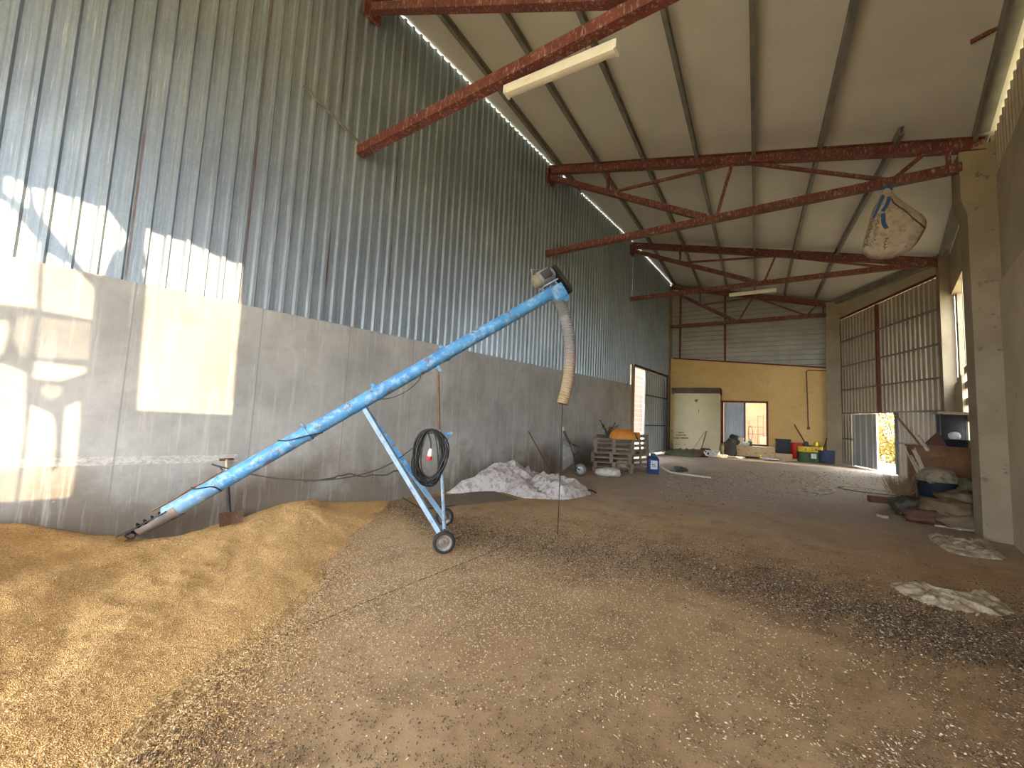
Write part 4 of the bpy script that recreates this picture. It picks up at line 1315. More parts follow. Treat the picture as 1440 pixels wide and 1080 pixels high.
# coil of power cable hung on the winch bracket
cc = A_(603, 641)-an*-.05
t = T('power_cable', 'coil of black power cable with a red and white plug, hung on the auger prop', 'cable', cc)
m = MB(); g = np.random.default_rng(4)
pts = []
for l in range(17):
    rx = .20*g.uniform(.55, 1.10); rz_ = .345*g.uniform(.84, 1.05); ox = g.uniform(-.03, .03); ob = g.uniform(-.045, .045); sl = g.uniform(-.10, .10)
    for k in range(28):
        a = 2*PI*k/28+PI/2
        pts.append(cc+hd*(ox+rx*math.cos(a)*(1+.08*math.sin(3*a+l)))+Vector((0, 0, (.335-rz_)*.8+rz_*math.sin(a)))+an*(ob+sl*math.cos(a)*.3)+hd*sl*math.sin(a)*.25)
m.tube(pts, .0085, 6); P('coil', m, M['cable'], t)
lead = [A_(590, 622)+an*.04, A_(556, 648), A_(520, 664), A_(470, 674), A_(420, 675), A_(375, 671), A_(340, 664), A_(308, 655)+an*.02]
m = MB(); m.tube(bez(lead, 8), .0075, 6); P('lead', m, M['cable'], t)
wrap = [low.lerp(top, .105)-aup*.09+an*.05, low.lerp(top, .10)+an*.098, low.lerp(top, .07)+aup*.075+an*.07, low.lerp(top, .06)+aup*.115]
m = MB(); m.tube(bez(wrap, 8), .0075, 6); P('lead', m, M['cable'], t)
wrap = [low.lerp(top, .31)-aup*.05+an*.085, low.lerp(top, .265)+an*.098, low.lerp(top, .24)-an*-.07+aup*.07, low.lerp(top, .2)-aup*.095]
m = MB(); m.tube(bez([low.lerp(top, .33)-aup*.09+an*.04, low.lerp(top, .30)-aup*.03+an*.092, low.lerp(top, .265)+aup*.03+an*.093, low.lerp(top, .245)+aup*.092+an*.03], 8), .0075, 6); P('lead', m, M['cable'], t)
pc = A_(604, 638)-an*-.09
m = MB(); m.lathe([(.0, .075), (.018, .075), (.022, .05), (.030, .04), (.032, -.02), (0, -.02)], pc, Vector((.12, 0, 1)), 16, close=False); pl = P('plug', m, M['plugwhite'], t)
m = MB(); m.lathe([(.0, -.018), (.034, -.018), (.036, -.04), (.034, -.065), (0, -.065)], pc, Vector((.12, 0, 1)), 16, close=False); P('plug_collar', m, M['redplastic'], pl, label='red plug collar')
m = MB(); m.tube(bez([pc+Vector((.01, 0, .07)), pc+Vector((.0, 0, .16)), pc+Vector((-.05, -.02, .29))], 6), .0085, 6); P('plug_lead', m, M['cable'], pl)
# ------------------------------------------------------------------ things along the left wall
# spade leaning on the wall behind the auger
t = T('spade', 'old spade with a square blade and T handle leaning on the concrete wall', 'spade', (-5.72, 1.72, .05))
hb = WX(322, 716, -5.76); ht = WX(318.5, 646, -5.86); hm = hb
sd = (ht-hb).normalized()
m = MB(); m.tube([hm+sd*.02, hm.lerp(ht, .5), ht], .017, 10); P('shaft', m, M['woodpale'], t)
m = MB(); m.tube([hm-sd*.04, hm+sd*.3], [.022, .02], 10); P('socket', m, M['darksteel'], t)
ys_ = Vector((0, 1, 0)); yn = ys_.cross(sd).normalized()
m = MB(); m.tube([ht-ys_*.075, ht+ys_*.075], .015, 8); P('handle', m, M['wooddark'], t)
m = MB(); vs = []; fs = []; W_ = .125; H_ = .27
bc = hm+ys_*.012-sd*.03
for j in range(7):
    for i in range(7):
        u = -1+2*i/6; v = j/6
        vs.append(bc+ys_*u*W_*(1-.05*v)-sd*(v*H_-.012*(1-u*u)*(v > .9))+yn*(.020*u*u+.03*(v-.5)**2))
for j in range(6):
    for i in range(6): fs.append((j*7+i, j*7+i+1, j*7+8+i, j*7+7+i))
k = len(vs); vs += [p+yn*.004 for p in vs]; fs += [tuple(k+i for i in f[::-1]) for f in fs]
m.add(vs, fs); P('blade', m, M['rusty'], t)
# thin brown board lying by the wall
m = MB()
ps = [GF(584, 703), GF(690, 690), GF(728, 703), GF(600, 716)]
ps = [Vector((p.x, p.y, .004)) for p in ps]
m.prism(ps, (0, 0, .014))
S('flat_board', m, M['mat'], 'thin brown board lying flat on the floor by the concrete wall', 'board', smooth=False)
m = MB(); m.tube(bez([GF(562, 699)+Vector((0, 0, .012)), GF(575, 706)+Vector((0, 0, .012)), GF(592, 716)+Vector((0, 0, .012)), GF(604, 717)+Vector((0, 0, .025)), GF(640, 713)+Vector((0, 0, .028))], 6), .009, 6)
S('floor_cord', m, M['cable'], 'black cord lying along the front edge of the flat brown board', 'cord')
# big crumpled woven sheets
def gp(l): return [tuple(GF(*p)[:2]) for p in l]
out = [(-5.78, 5.30), (-5.55, 5.62), (-5.30, 6.05), (-5.02, 6.45), (-4.92, 7.0), (-5.15, 7.7), (-5.50, 8.0), (-5.74, 7.6), (-5.78, 6.6)]
wall_lean = lambda x, y: .36*math.exp(-((y-7.0)/.75)**2)*smooth((-4.95-x)/.85)
m = cloth_mound(out, .20, .17, 1.25, 2.0, 9, 34, power=.8, tilt=wall_lean)
for i, p in enumerate(m.v):
    if p[0] < -5.87: m.v[i] = (-5.87, p[1], p[2])
t = S('woven_sheet', m, M['tarp'], 'crumpled pale woven sheet heaped against the concrete wall', 'woven sheet', 'crumpled woven sheets', ang=14)
m = MB(); m.tube(bez([(-5.80, 5.36, .03), (-5.62, 5.6, .035), (-5.40, 5.98, .03)], 6), .014, 6); P('hem', m, M['green'], t, label='green hem cord')
out = gp([(703, 690), (735, 700), (765, 702), (800, 702), (832, 695), (815, 686), (785, 678), (745, 672), (715, 676)])
m = cloth_mound(out, .15, .17, 1.25, 7.0, 9, 34, power=.6)
t = S('woven_sheet', m, M['tarp'], 'crumpled pale woven sheet thrown on the open floor in front of its neighbour', 'woven sheet', 'crumpled woven sheets', ang=14)
m = MB(); e = GF(828, 693); m.tube(bez([e+Vector((-.05, -.02, .05)), e+Vector((.05, .0, .06)), e+Vector((.17, .02, .02))], 5), .018, 6); P('tie', m, M['black'], t, label='black tie')
# iron bar and rope
a = WX(743, 607, XL+.02); b = GF(752, 663)
m = MB(); m.tube([Vector((XL+.03, a.y, a.z)), Vector((XL+.22, b.y-.25, .005))], .014, 8)
S('iron_bar', m, M['rusty'], 'thin rusty iron bar leaning on the concrete wall behind the crumpled sheets', 'iron bar')
a = A_(786, 428)+an*.09; f = GF(783, 707)
m = MB(); m.tube(bez([hp[-1]+Vector((0, 0, .02)), hp[-1]+Vector((.0, 0, -.5)), Vector((hp[-1].x, hp[-1].y, .25)), Vector((hp[-1].x, hp[-1].y, .012)), Vector((hp[-1].x+.05, hp[-1].y-.04, .012))], 8), .006, 5)
S('thin_rope', m, M['cable'], 'thin dark rope hanging from the mouth of the discharge hose to the floor', 'rope')
# wheelbarrow stood on its nose beside the wall
wc = Vector((-5.50, 9.55, 0))
t = T('wheelbarrow', 'grey wheelbarrow stood up on its nose against the concrete wall', 'wheelbarrow', wc)
WR = Matrix.Rotation(R(-62), 3, 'Z')
def B(x, y, z): return wc+WR @ Vector((x, y, z))     # y runs along the wall, open side of the tray towards -y
m = MB(); vs = []; fs = []
rows_ = [(.16, -.02, .12), (.10, .10, .20), (.10, .12, .24)]
# tray: rim loop and floor loop
rim = [(-.17, -.14, .16), (.17, -.14, .16), (.26, -.14, .45), (.26, -.14, .86), (.20, -.14, .95), (-.20, -.14, .95), (-.26, -.14, .86), (-.26, -.14, .45)]
flo = [(-.10, .10, .34), (.10, .10, .34), (.16, .12, .50), (.16, .10, .74), (.12, .06, .82), (-.12, .06, .82), (-.16, .10, .74), (-.16, .12, .50)]
def shell(mb, off):
    k = len(vs)
    a_ = [B(p[0], p[1]+off, p[2]) for p in rim]; b_ = [B(p[0], p[1]+off, p[2]) for p in flo]
    f = [(i, (i+1) % 8, 8+(i+1) % 8, 8+i) for i in range(8)]+[tuple(range(8, 16))]
    mb.add(a_+b_, f)
shell(m, 0); shell(m, .012)
m.tube([B(*p) for p in rim], .012, 8, closed=True)
P('tray', m, M['steel'], t, smooth=False)
for sx in (-1, 1):
    m = MB(); m.tube(bez([B(sx*.05, .20, .12), B(sx*.14, .16, .42), B(sx*.22, .05, .8), B(sx*.28, -.08, 1.05), B(sx*.30, -.18, 1.26)], 5), .017, 8); hnd = P('handle_tube', m, M['darksteel'], t)
    m = MB(); m.tube([B(sx*.30, -.165, 1.22), B(sx*.303, -.20, 1.33)], .021, 8); P('grip', m, M['cream'], hnd)
    m = MB(); m.tube(bez([B(sx*.17, .13, .55), B(sx*.2, .34, .66), B(sx*.2, .36, .74), B(sx*.2, .08, .86)], 5), .014, 8); P('leg', m, M['darksteel'], t)
m = MB(); m.tube(bez([B(-.2, .35, .7), B(0, .37, .7), B(.2, .35, .7)], 3), .013, 8); P('leg_tie', m, M['darksteel'], t)
m = MB(); prof = [(.10, -.03)]+[(.125+.045*math.cos(-PI/2+PI*k/12), .045*math.sin(-PI/2+PI*k/12)) for k in range(13)]+[(.10, .03)]
wcn = B(0, .32, .172); m.lathe(prof, wcn, WR @ Vector((1, 0, 0)), 32, close=False); wh = P('tyre', m, M['hub'], t)
m = MB(); m.lathe([(0, -.05), (.02, -.05), (.03, -.02), (.09, -.015), (.105, -.03), (.105, .03), (.09, .015), (.03, .02), (.02, .05), (0, .05)], wcn, WR @ Vector((1, 0, 0)), 28, close=False); P('rim', m, M['steel'], wh)
for sx in (-1, 1):
    m = MB(); m.bar(B(sx*.07, .32, .172), B(sx*.08, .17, .25), .012, .03, (1, 0, 0)); P('fork', m, M['darksteel'], t, smooth=False)
# pallets
pang = math.atan2(.55, 1.15)
def build_pallet(label, loc, rot, Lx=1.2, Ly=.8, ns=7):
    t = T('wooden_pallet', label, 'pallet', loc, rot=rot, group='wooden pallets')
    m = MB()
    for i in range(ns): m.box((0, -Ly/2+.055+i*(Ly-.11)/(ns-1), .133), (Lx, .088, .02))
    P('deck', m, M['wood'], t, local=True, smooth=False)
    for x in (-Lx/2+.05, 0, Lx/2-.05):
        m = MB(); m.box((x, 0, .112), (.1, Ly, .02)); P('cross_board', m, M['wood'], t, local=True, smooth=False)
        for y in (-Ly/2+.05, 0, Ly/2-.05):
            m = MB(); m.box((x, y, .061), (.1, .1, .08)); P('block', m, M['wood'], t, local=True, smooth=False)
    for y in (-Ly/2+.05, 0, Ly/2-.05):
        m = MB(); m.box((0, y, .0105), (Lx, .1, .021)); P('runner', m, M['wood'], t, local=True, smooth=False)
    return t
pc0 = Vector((-5.10, 11.55, 0))
num = ['bottom pallet of the stack of seven beside the wheelbarrow', 'second pallet from the floor in the stack beside the wheelbarrow', 'third pallet from the floor in the stack beside the wheelbarrow', 'fourth, middle pallet of the stack of seven beside the wheelbarrow',
       'fifth pallet from the floor in the stack beside the wheelbarrow', 'sixth pallet from the floor, next to top in the stack by the wheelbarrow', 'topmost pallet of the stack, carrying the orange cover']
g = np.random.default_rng(5)
proto = build_pallet('worn wooden '+num[0], pc0+Vector((0, 0, .005)), (0, 0, pang))
for i in range(1, 7):
    copy_tree(proto, pc0+Vector((g.uniform(-.05, .05), g.uniform(-.05, .05), .005+i*.1455)), (0, 0, pang+g.uniform(-.05, .05)), 'worn wooden '+num[i])
ux = Vector((-4.42, 12.80, 0))-Vector((-4.58, 11.88, 0)); ua = math.atan2(ux.y, ux.x)
c = build_pallet('wooden pallet standing on its edge in front of the pallet stack', (-4.60, 12.31, .575+fz(-4.4, 12.3)), (Matrix.Rotation(ua, 4, 'Z') @ Matrix.Rotation(R(86), 4, 'X')).to_euler(), 1.0, 1.15, 8)
# orange cover, cable and twigs on the stack
tz = .005+7*.1455
oc = Vector((-4.78, 11.55, tz))
m = MB()
vs = []; fs = []; nv, nu = 10, 32
for j in range(nv+1):
    ph = PI/2*j/nv
    for k in range(nu):
        th = 2*PI*k/nu
        r_ = math.sin(ph)**.8
        vs.append(oc+Vector((.40*r_*math.cos(th)*math.cos(pang)-.30*r_*math.sin(th)*math.sin(pang), .40*r_*math.cos(th)*math.sin(pang)+.30*r_*math.sin(th)*math.cos(pang), .31*math.cos(ph)**.85 if j < nv else 0)))
for j in range(nv):
    for k in range(nu): fs.append((j*nu+k, (j+1)*nu+k, (j+1)*nu+(k+1) % nu, j*nu+(k+1) % nu))
fs.append(tuple(nv*nu+k for k in range(nu)))
m.add(vs, fs)
S('orange_cover', m, M['orange'], 'orange domed plastic cover sitting on top of the pallet stack', 'plastic cover')
m = MB(); m.box((-4.66, 12.22, tz+.10), (.34, .40, .22), Matrix.Rotation(pang, 3, 'Z'), .04)
S('orange_box', m, M['orange'], 'orange plastic box behind the orange domed cover', 'plastic box')
m = MB(); m.tube(bez([oc+Vector((.15, .02, .30)), oc+Vector((.29, .06, .22)), oc+Vector((.37, .12, .1)), oc+Vector((.41, .2, .012)), oc+Vector((.30, .34, .012))], 6), .014, 6)
S('cover_strap', m, M['black'], 'black strap draped over the orange cover', 'strap')
bt = Vector((-5.22, 11.42, tz))
t = T('twig_bunch', 'bunch of dry dark twigs standing on the pallet stack', 'twigs', bt)
g = np.random.default_rng(17)
for s_, (dx, dz) in enumerate([(-.28, .52), (-.18, .40), (.05, .33), (.22, .46), (.30, .40), (.12, .30)]):
    m = MB()
    pth = bez([bt+Vector((.04*dx, 0, .01)), bt+Vector((dx*.35, .03, dz*.45)), bt+Vector((dx, .05, dz))], 6)
    m.tube(pth, [.022-.012*i/len(pth) for i in range(len(pth))], 6)
    for k in range(26):
        i = int(g.integers(4, len(pth))); p = pth[i]; dd = Vector((g.uniform(-1, 1), g.uniform(-1, 1), g.uniform(-.3, 1))).normalized()*g.uniform(.03, .09)
        m.tube([p, p+dd], [.011, .005], 4)
    P('twig', m, M['branch'], t)
m = MB(); m.box(bt+Vector((-.16, -.02, .045)), (.36, .2, .09), Matrix.Rotation(pang, 3, 'Z'), .015)
S('dark_tray', m, M['sackdark'], 'flat dark tray beside the dry twigs on the pallet stack', 'tray')
# small white bags by the pallets
c = GF(851, 670); m = bag((c.x, c.y+.15, fz(c.x, c.y)), .36, .20, .115, 3, .35, .8, .16)
S('white_bag', m, M['whitebag'], 'small white bag slumped on the floor before the pallets', 'bag', 'small bags by the pallets', ang=180)
c = GF(873, 664); m = bag((c.x, c.y+.1, fz(c.x, c.y)), .20, .16, .22, 8, .3, .85, .13)
S('white_bag', m, M['sack'], 'dusty bag standing upright between the pallet stack and the edge-on pallet', 'bag', 'small bags by the pallets', ang=180)
# blue canister
c = GF(918, 666)
t = T('canister', 'dark blue plastic canister with a white label on the floor', 'canister', (c.x, c.y, c.z), .55)
m = MB(); m.box((0, 0, .235), (.31, .28, .47), None, .03); m.add(*[(lambda q: ([Vector(p) for p in q], [(0, 1, 2, 3), (4, 5, 6, 7), (0, 1, 5, 4), (1, 2, 6, 5), (2, 3, 7, 6), (3, 0, 4, 7)]))([(-.15, -.13, .46), (.15, -.13, .46), (.15, .13, .46), (-.15, .13, .46), (-.09, -.08, .54), (.09, -.08, .54), (.09, .08, .54), (-.09, .08, .54)])][0])
P('body', m, M['bluecan'], t, local=True)
m = MB(); m.lathe([(0, .53), (.075, .53), (.078, .60), (.07, .615), (0, .615)], (0, 0, 0), (0, 0, 1), 20, close=False); P('cap', m, M['bluecan'], t, local=True)
m = MB(); m.box((-.0, -.142, .28), (.20, .006, .26)); lb = P('label', m, M['label'], t, local=True, smooth=False)
m = MB(); m.box((-.02, -.146, .29), (.10, .004, .025)); m.box((.0, -.146, .25), (.13, .004, .012)); m.box((.0, -.146, .22), (.11, .004, .012)); P('print', m, M['labelink'], lb, local=True, smooth=False)
# bent white pipe and wrapping on the floor
pts = [GF(x, y, .02) for x, y in ((930, 657), (936, 661), (945, 664.5), (962, 667), (980, 669.5), (1000, 672))]
m = MB(); m.tube(bez(pts, 5), .028, 8); S('white_pipe', m, M['white'], 'bent white pipe lying on the floor beside the blue canister', 'pipe')
out = gp([(942, 662), (950, 665), (966, 664), (968, 661), (955, 659), (945, 659)])
S('dark_wrapper', cloth_mound(out, .09, .04, 5, 3, 10, 40), M['sackdark'], 'dark crumpled wrapper lying behind the bent white pipe', 'wrapper', ang=180)

# ------------------------------------------------------------------ hanging bulk bag
pb2 = Vector((XL, 8.6, 0))-TN*.16
rowsb = [(264, 1243, 1250), (275, 1238, 1256), (288, 1229, 1267), (300, 1224, 1281), (312, 1221, 1296), (322, 1218, 1304), (332, 1215, 1299), (342, 1213, 1293), (350, 1212, 1288), (356, 1219, 1281), (360, 1227, 1272), (363, 1237, 1258)]
vs = []; fs = []; nu = 40
for i, (y, x0, x1) in enumerate(rowsb):
    a = PL(x0, y, pb2, TN); b = PL(x1, y, pb2, TN); c = (a+b)/2; hw = (b-a).length/2
    dpt = hw*(.55 if i > 1 else .8)
    wr = .10 if 1 < i < 10 else .03
    for k in range(nu):
        th = 2*PI*k/nu
        cs, sn = math.cos(th), math.sin(th)
        f = 1+.10*ridge(cs*1.6+3, sn*1.6, i*.33)+wr*(2*crease(cs*1.3+i*.16, sn*1.3-i*.1, 1.1, 3.0, 1.6)-1)+.5*wr*(2*crease(cs*2.6, sn*2.6+i*.3, 1.1, 8.0, 1.6)-1)
        fe = 1 if abs(cs) > .9 else f
        vs.append(c+TD*(hw*math.copysign(abs(cs)**.9, cs))*fe+TN*(dpt*math.copysign(abs(sn)**.8, sn))*f+Vector((0, 0, .03*noise.noise(Vector((cs*2, sn*2, i*.7))))))
for i in range(len(rowsb)-1):
    for k in range(nu): fs.append((i*nu+k, i*nu+(k+1) % nu, (i+1)*nu+(k+1) % nu, (i+1)*nu+k))
fs += [tuple(range(nu)), tuple((len(rowsb)-1)*nu+k for k in range(nu))]
me_top = PL(1246.5, 262, pb2, TN)
t = T('bulk_bag', 'dirty white woven bulk bag hanging by blue straps from the roof truss', 'bulk bag', me_top)
mb_ = MB(); mb_.add(vs, fs)
o = P('bag', mb_, M['bulkbag'], t, ang=180)
sb = o.modifiers.new('smooth', 'SUBSURF'); sb.levels = sb.render_levels = 1
from mathutils.bvhtree import BVHTree
tree = BVHTree.FromPolygons([Vector(p) for p in vs], fs)
def on_bag(px, py, lift=.012):
    """the point of the bag's surface on this line of sight"""
    d = ray(px, py); h, n_, i_, ds = tree.ray_cast(EYE, d)
    return h-d*lift if h is not None else None
hk = Q2(6.95, 6.05)
for k, line in enumerate([[(1242, 276), (1238, 286), (1234, 296), (1229, 308)], [(1250, 278), (1247, 288), (1241, 297)], [(1242, 300), (1242, 308), (1243, 315), (1247, 321)]]):
    ps = [on_bag(x, y) for x, y in line]
    if any(p is None for p in ps): continue
    if k < 2: ps = [hk+TD*(.03-.06*k)-TN*.075, hk+TD*(.02-.05*k)-TN*.10-Vector((0, 0, .12))]+ps
    p_ = bez(ps, 4); m = MB()
    for a, b in zip(p_, p_[1:]): m.bar(a, b, .055, .008, TN)
    P('strap', m, M['strap'], t, smooth=False)
ps = [on_bag(x, y, .006) for x, y in ((1255, 282), (1262, 289), (1272, 296), (1283, 306), (1293, 314), (1301, 321))]
ps = [hk-TN*.09]+[p for p in ps if p is not None]
m = MB(); m.tube(bez(ps, 5), .010, 6); P('seam_cord', m, M['darksteel'], t)
g = np.random.default_rng(2)
# worn printing: wandering strokes down the left cheek and across the belly of the bag
for x0f, y0, y1, n in ((0, 297, 347, 44), (8, 303, 340, 30), (26, 334, 350, 16)):
    ps = []
    for k in range(n):
        py = y0+(y1-y0)*k/(n-1)
        x0 = np.interp(py, [r_[0] for r_ in rowsb], [r_[1] for r_ in rowsb])
        q = on_bag(x0+3+x0f+(g.uniform(0, 7) if k % 2 else g.uniform(0, 3)), py+g.uniform(-.8, .8), .004)
        if q is not None and (not ps or (q-ps[-1]).length < .3): ps.append(q)
    if len(ps) > 3:
        m = MB(); m.tube(ps, .0055, 4); P('faded_print', m, M['ink'], t)
# ------------------------------------------------------------------ things before the far wall
def FW(px, py, d=0.0): return PL(px, py, FP+TN*d, TN)
def on(px, py, dz=0.0): return GF(px, py, dz)
def at_far(px, d):
    """floor point below a pixel column, d in front of the far wall plane"""
    p = PL(px, 620, FP-TN*d, TN); return Vector((p.x, p.y, fz(p.x, p.y)))
def bucket(name, c, r, h, mat, label, cat, handle=True, group=None, band=None, taper=.8):
    t = T(name, label, cat, c, 0, group)
    m = MB(); m.lathe([(0, 0), (r*taper, 0), (r*(taper+.02), .01), (r, h), (r+.008, h), (r+.008, h-.012), (r-.008, h-.004), (r*taper-.006, .012), (0, .012)], c, (0, 0, 1), 24, close=False)
    P('shell', m, mat, t)
    if band:
        m = MB(); z0, z1, bm_ = band
        m.lathe([(r+.003, z0*h), (r+.004, z1*h)], c, (0, 0, 1), 24, close=False); P('band', m, bm_, t)
    if handle:
        m = MB(); m.tube([c+Vector((r*math.cos(a), .01, h+.0+.35*r*math.sin(a))) for a in [PI*k/12 for k in range(13)]], .005, 5); P('handle', m, M['darksteel'], t)
    return t
c = at_far(979, 1.45)
out = [(c.x-1.25, c.y-.45), (c.x-.3, c.y-.55), (c.x+.25, c.y-.35), (c.x+.1, c.y+.1), (c.x-.9, c.y+.15), (c.x-1.3, c.y-.05)]
S('net_heap', cloth_mound(out, .22, .12, 3, 4, 16, 64), M['olive'], 'dark green net heaped at the foot of the pale annex', 'net', ang=180)
c = at_far(981, 1.35)
m = bag((c.x, c.y-.15, c.z), .30, .24, .17, 2, .2, .7, .15); S('red_bag', m, M['redboard'], 'dull red bag lying beside the dark green net', 'bag', ang=180)
c = at_far(1001, 1.4)
def tangle(cx, cy, r, n, seed, hgt, rad=.018):
    g = np.random.default_rng(seed); pts = []
    for k in range(n*14):
        a = k*2*PI/14; rr = r*(.45+.55*abs(math.sin(k*.37+seed)))
        x = cx+rr*math.cos(a)+.1*r*math.sin(k*.9); y = cy+.7*rr*math.sin(a)
        pts.append((x, y, fz(x, y)+rad+hgt*abs(math.sin(k*.53+seed))))
    m = MB(); m.tube(pts, rad, 5); return m
S('white_hose', tangle(c.x, c.y-.1, .34, 7, 3, .28, .024), M['white'], 'tangled white hose in a pile before the annex corner', 'hose')
c = at_far(1013, 1.25)
S('pale_rope', tangle(c.x, c.y-.1, .3, 5, 5, .12, .018), M['white'], 'loose pale rope on the floor between the white hose and the steps', 'rope')
c = at_far(1036, 1.0)
S('white_ribbon', tangle(c.x, c.y-.15, .34, 3, 8, .06, .020), M['white'], 'white ribbon looped on the floor below the platform', 'ribbon')
c = at_far(993, 1.3); m = bag((c.x, c.y-.1, c.z), .26, .2, .20, 5, 0, .75, .2)
S('black_sack', m, M['sackdark'], 'black sack lying beside the tangled white hose', 'sack', 'black sacks before the far wall', ang=180)
# a long-handled hoe and a plank leaning on the annex
a0 = at_far(984, 1.3); b0 = PL(993.5, 606, FP-TN*1.09, TN)
t = T('hoe', 'long-handled hoe leaning on the pale annex wall', 'hoe', a0)
m = MB(); m.tube([a0+Vector((0, 0, .03)), b0], .022, 8); P('shaft', m, M['wooddark'], t)
m = MB(); m.box(a0+Vector((0, -.05, .07)), (.2, .04, .14)); P('blade', m, M['darksteel'], t, smooth=False)
a0 = at_far(969, 1.35); b0 = PL(991, 607, FP-TN*1.09, TN)
m = MB(); m.tube([a0+Vector((0, 0, .02)), b0], .02, 8)
S('wooden_pole', m, M['woodpale'], 'slanting pale pole leaning on the annex wall behind the hoe', 'pole')
# on and below the platform
pz = .72
c = PL(1021, 630, FP-TN*.75, TN); c.z = fz(c.x, c.y)
bucket('bucket', Vector((c.x, c.y, c.z)), .17, .5, M['cream'], 'tall cream bucket on the floor at the left end of the platform', 'bucket', False)
c = PL(1040, 622, FP-TN*.35, TN); bucket('bucket', Vector((c.x, c.y, pz)), .19, .33, M['cream'], 'cream bucket standing on the platform before the sliding leaf', 'bucket', True)
c = PL(1027, 630, FP-TN*.85, TN); m = bag((c.x, c.y, fz(c.x, c.y)), .24, .2, .42, 6, .2, .8, .2)
S('black_sack', m, M['sackdark'], 'tall black sack standing in front of the platform beside the cream bucket', 'sack', 'black sacks before the far wall', ang=180)
c = PL(1033, 622, FP-TN*.4, TN); m = bag((c.x, c.y, pz), .22, .18, .24, 9, .2, .8, .25)
S('black_sack', m, M['sackdark'], 'black bundle on the platform to the left of the cream bucket', 'sack', 'black sacks before the far wall', ang=180)
c = PL(1049, 624, FP-TN*.4, TN); m = bag((c.x, c.y, pz), .16, .12, .09, 3, .2, .6, .1)
S('white_package', m, M['whitebag'], 'small white package on the platform beside the green tin', 'package', ang=180)
c = PL(1054.5, 624, FP-TN*.4, TN)
t = T('small_tin', 'small green tin with a yellow lid on the platform in the doorway', 'tin', Vector((c.x, c.y, pz)))
m = MB(); m.lathe([(0, 0), (.09, 0), (.09, .2), (0, .2)], (c.x, c.y, pz), (0, 0, 1), 20, close=False); P('body', m, M['green'], t)
m = MB(); m.lathe([(0, .2), (.07, .2), (.06, .3), (0, .3)], (c.x, c.y, pz), (0, 0, 1), 20, close=False); P('lid', m, M['cream'], t)
# black crate on the upper step, red drum on the lower
c = F(4.64, -.32, .50)
t = T('crate', 'black plastic crate standing on the step beside the red drum', 'crate', c)
Rt = Matrix.Rotation(SK, 3, 'Z')
m = MB(); m.box(c+Vector((0, 0, .30)), (.52, .42, .60), Rt, .02); P('body', m, M['blackcrate'], t)
m = MB(); m.box(c+Vector((0, 0, .585)), (.56, .46, .05), Rt, .012); P('rim', m, M['blackcrate'], t)
c = F(5.22, -.62, 0); c.z = .34
m = MB(); c = F(5.12, -.31, .325)
bucket('drum', c, .27, .66, M['redplastic'], 'bright red plastic drum on the lowest step', 'drum', False, taper=.85)
# shovel stuck up against the yellow wall
a0 = F(5.62, -.25, 0); a0.z = fz(a0.x, a0.y)+.02; b0 = FW(1117, 597, -.03)
t = T('shovel', 'shovel with a long dark shaft leaning on the yellow wall beside the red drum', 'shovel', a0)
m = MB(); m.tube([a0+Vector((0, 0, .3)), b0], .024, 8); P('shaft', m, M['wooddark'], t)
m = MB(); dd = (b0-a0).normalized(); m.box(a0+Vector((0, 0, .2)), (.27, .03, .38), Rt, .01); P('blade', m, M['darksteel'], t)
# two oil tins with yellow bands, and a navy tub
def oil_tin(c, label, extra):
    t = T('oil_tin', label, 'tin', c, 0, 'oil tins by the far column')
    r, h = .25, .66
    m = MB(); m.lathe([(0, 0), (r, 0), (r+.008, .02), (r, .04), (r, h-.03), (r+.008, h-.015), (r, h), (r*.9, h), (r*.9, h-.02), (0, h-.02)], c, (0, 0, 1), 28, close=False); P('body', m, M['green'], t)
    m = MB(); m.lathe([(r+.004, h*.62), (r+.005, h*.96)], c, (0, 0, 1), 28, close=False); b = P('band', m, M['yellowtin'], t)
    m = MB(); m.box(c+Vector((.03, -r-.012, h*.79)), (.06, .012, .08)); P('band_mark', m, M['redplastic'], b, smooth=False)
    if extra:
        m = MB(); m.box(c+Vector((-.07, -r-.006, h*.38)), (.22, .02, .2)); P('paper_label', m, M['label'], t, smooth=False)
    m = MB(); m.lathe([(0, h-.03), (.08, h-.03), (.08, h+.12), (.05, h+.17), (0, h+.17)], c+Vector((.04, 0, 0)), (0, 0, 1), 16, close=False); P('spout', m, M['yellowtin'] if extra else M['sackdark'], t)
    return t
c = F(6.12-.02, -.75, 0); c.z = fz(c.x, c.y); oil_tin(PL(1132, 640, FP-TN*.7, TN)*1 if False else Vector((*PL(1132, 640, FP-TN*.7, TN)[:2], 0))+Vector((0, 0, fz(*PL(1132, 640, FP-TN*.7, TN)[:2]))), 'green oil tin with a yellow band, the one next to the shovel', False)
q = PL(1146.5, 640, FP-TN*.62, TN); oil_tin(Vector((q.x, q.y, fz(q.x, q.y))), 'green oil tin with a yellow band and a pale paper label', True)
q = PL(1162, 640, FP-TN*.8, TN); bucket('tub', Vector((q.x, q.y, fz(q.x, q.y))), .27, .5, M['navy'], 'navy blue plastic tub in the corner by the far column', 'tub', False, taper=.9)
q = PL(1152, 640, FP-TN*.4, TN); b0 = FW(1163, 616, -.06)
m = MB(); m.tube([Vector((q.x, q.y, fz(q.x, q.y)+.02)), b0], .018, 8); S('thin_stick', m, M['wooddark'], 'thin stick slanting against the far column above the navy tub', 'stick')
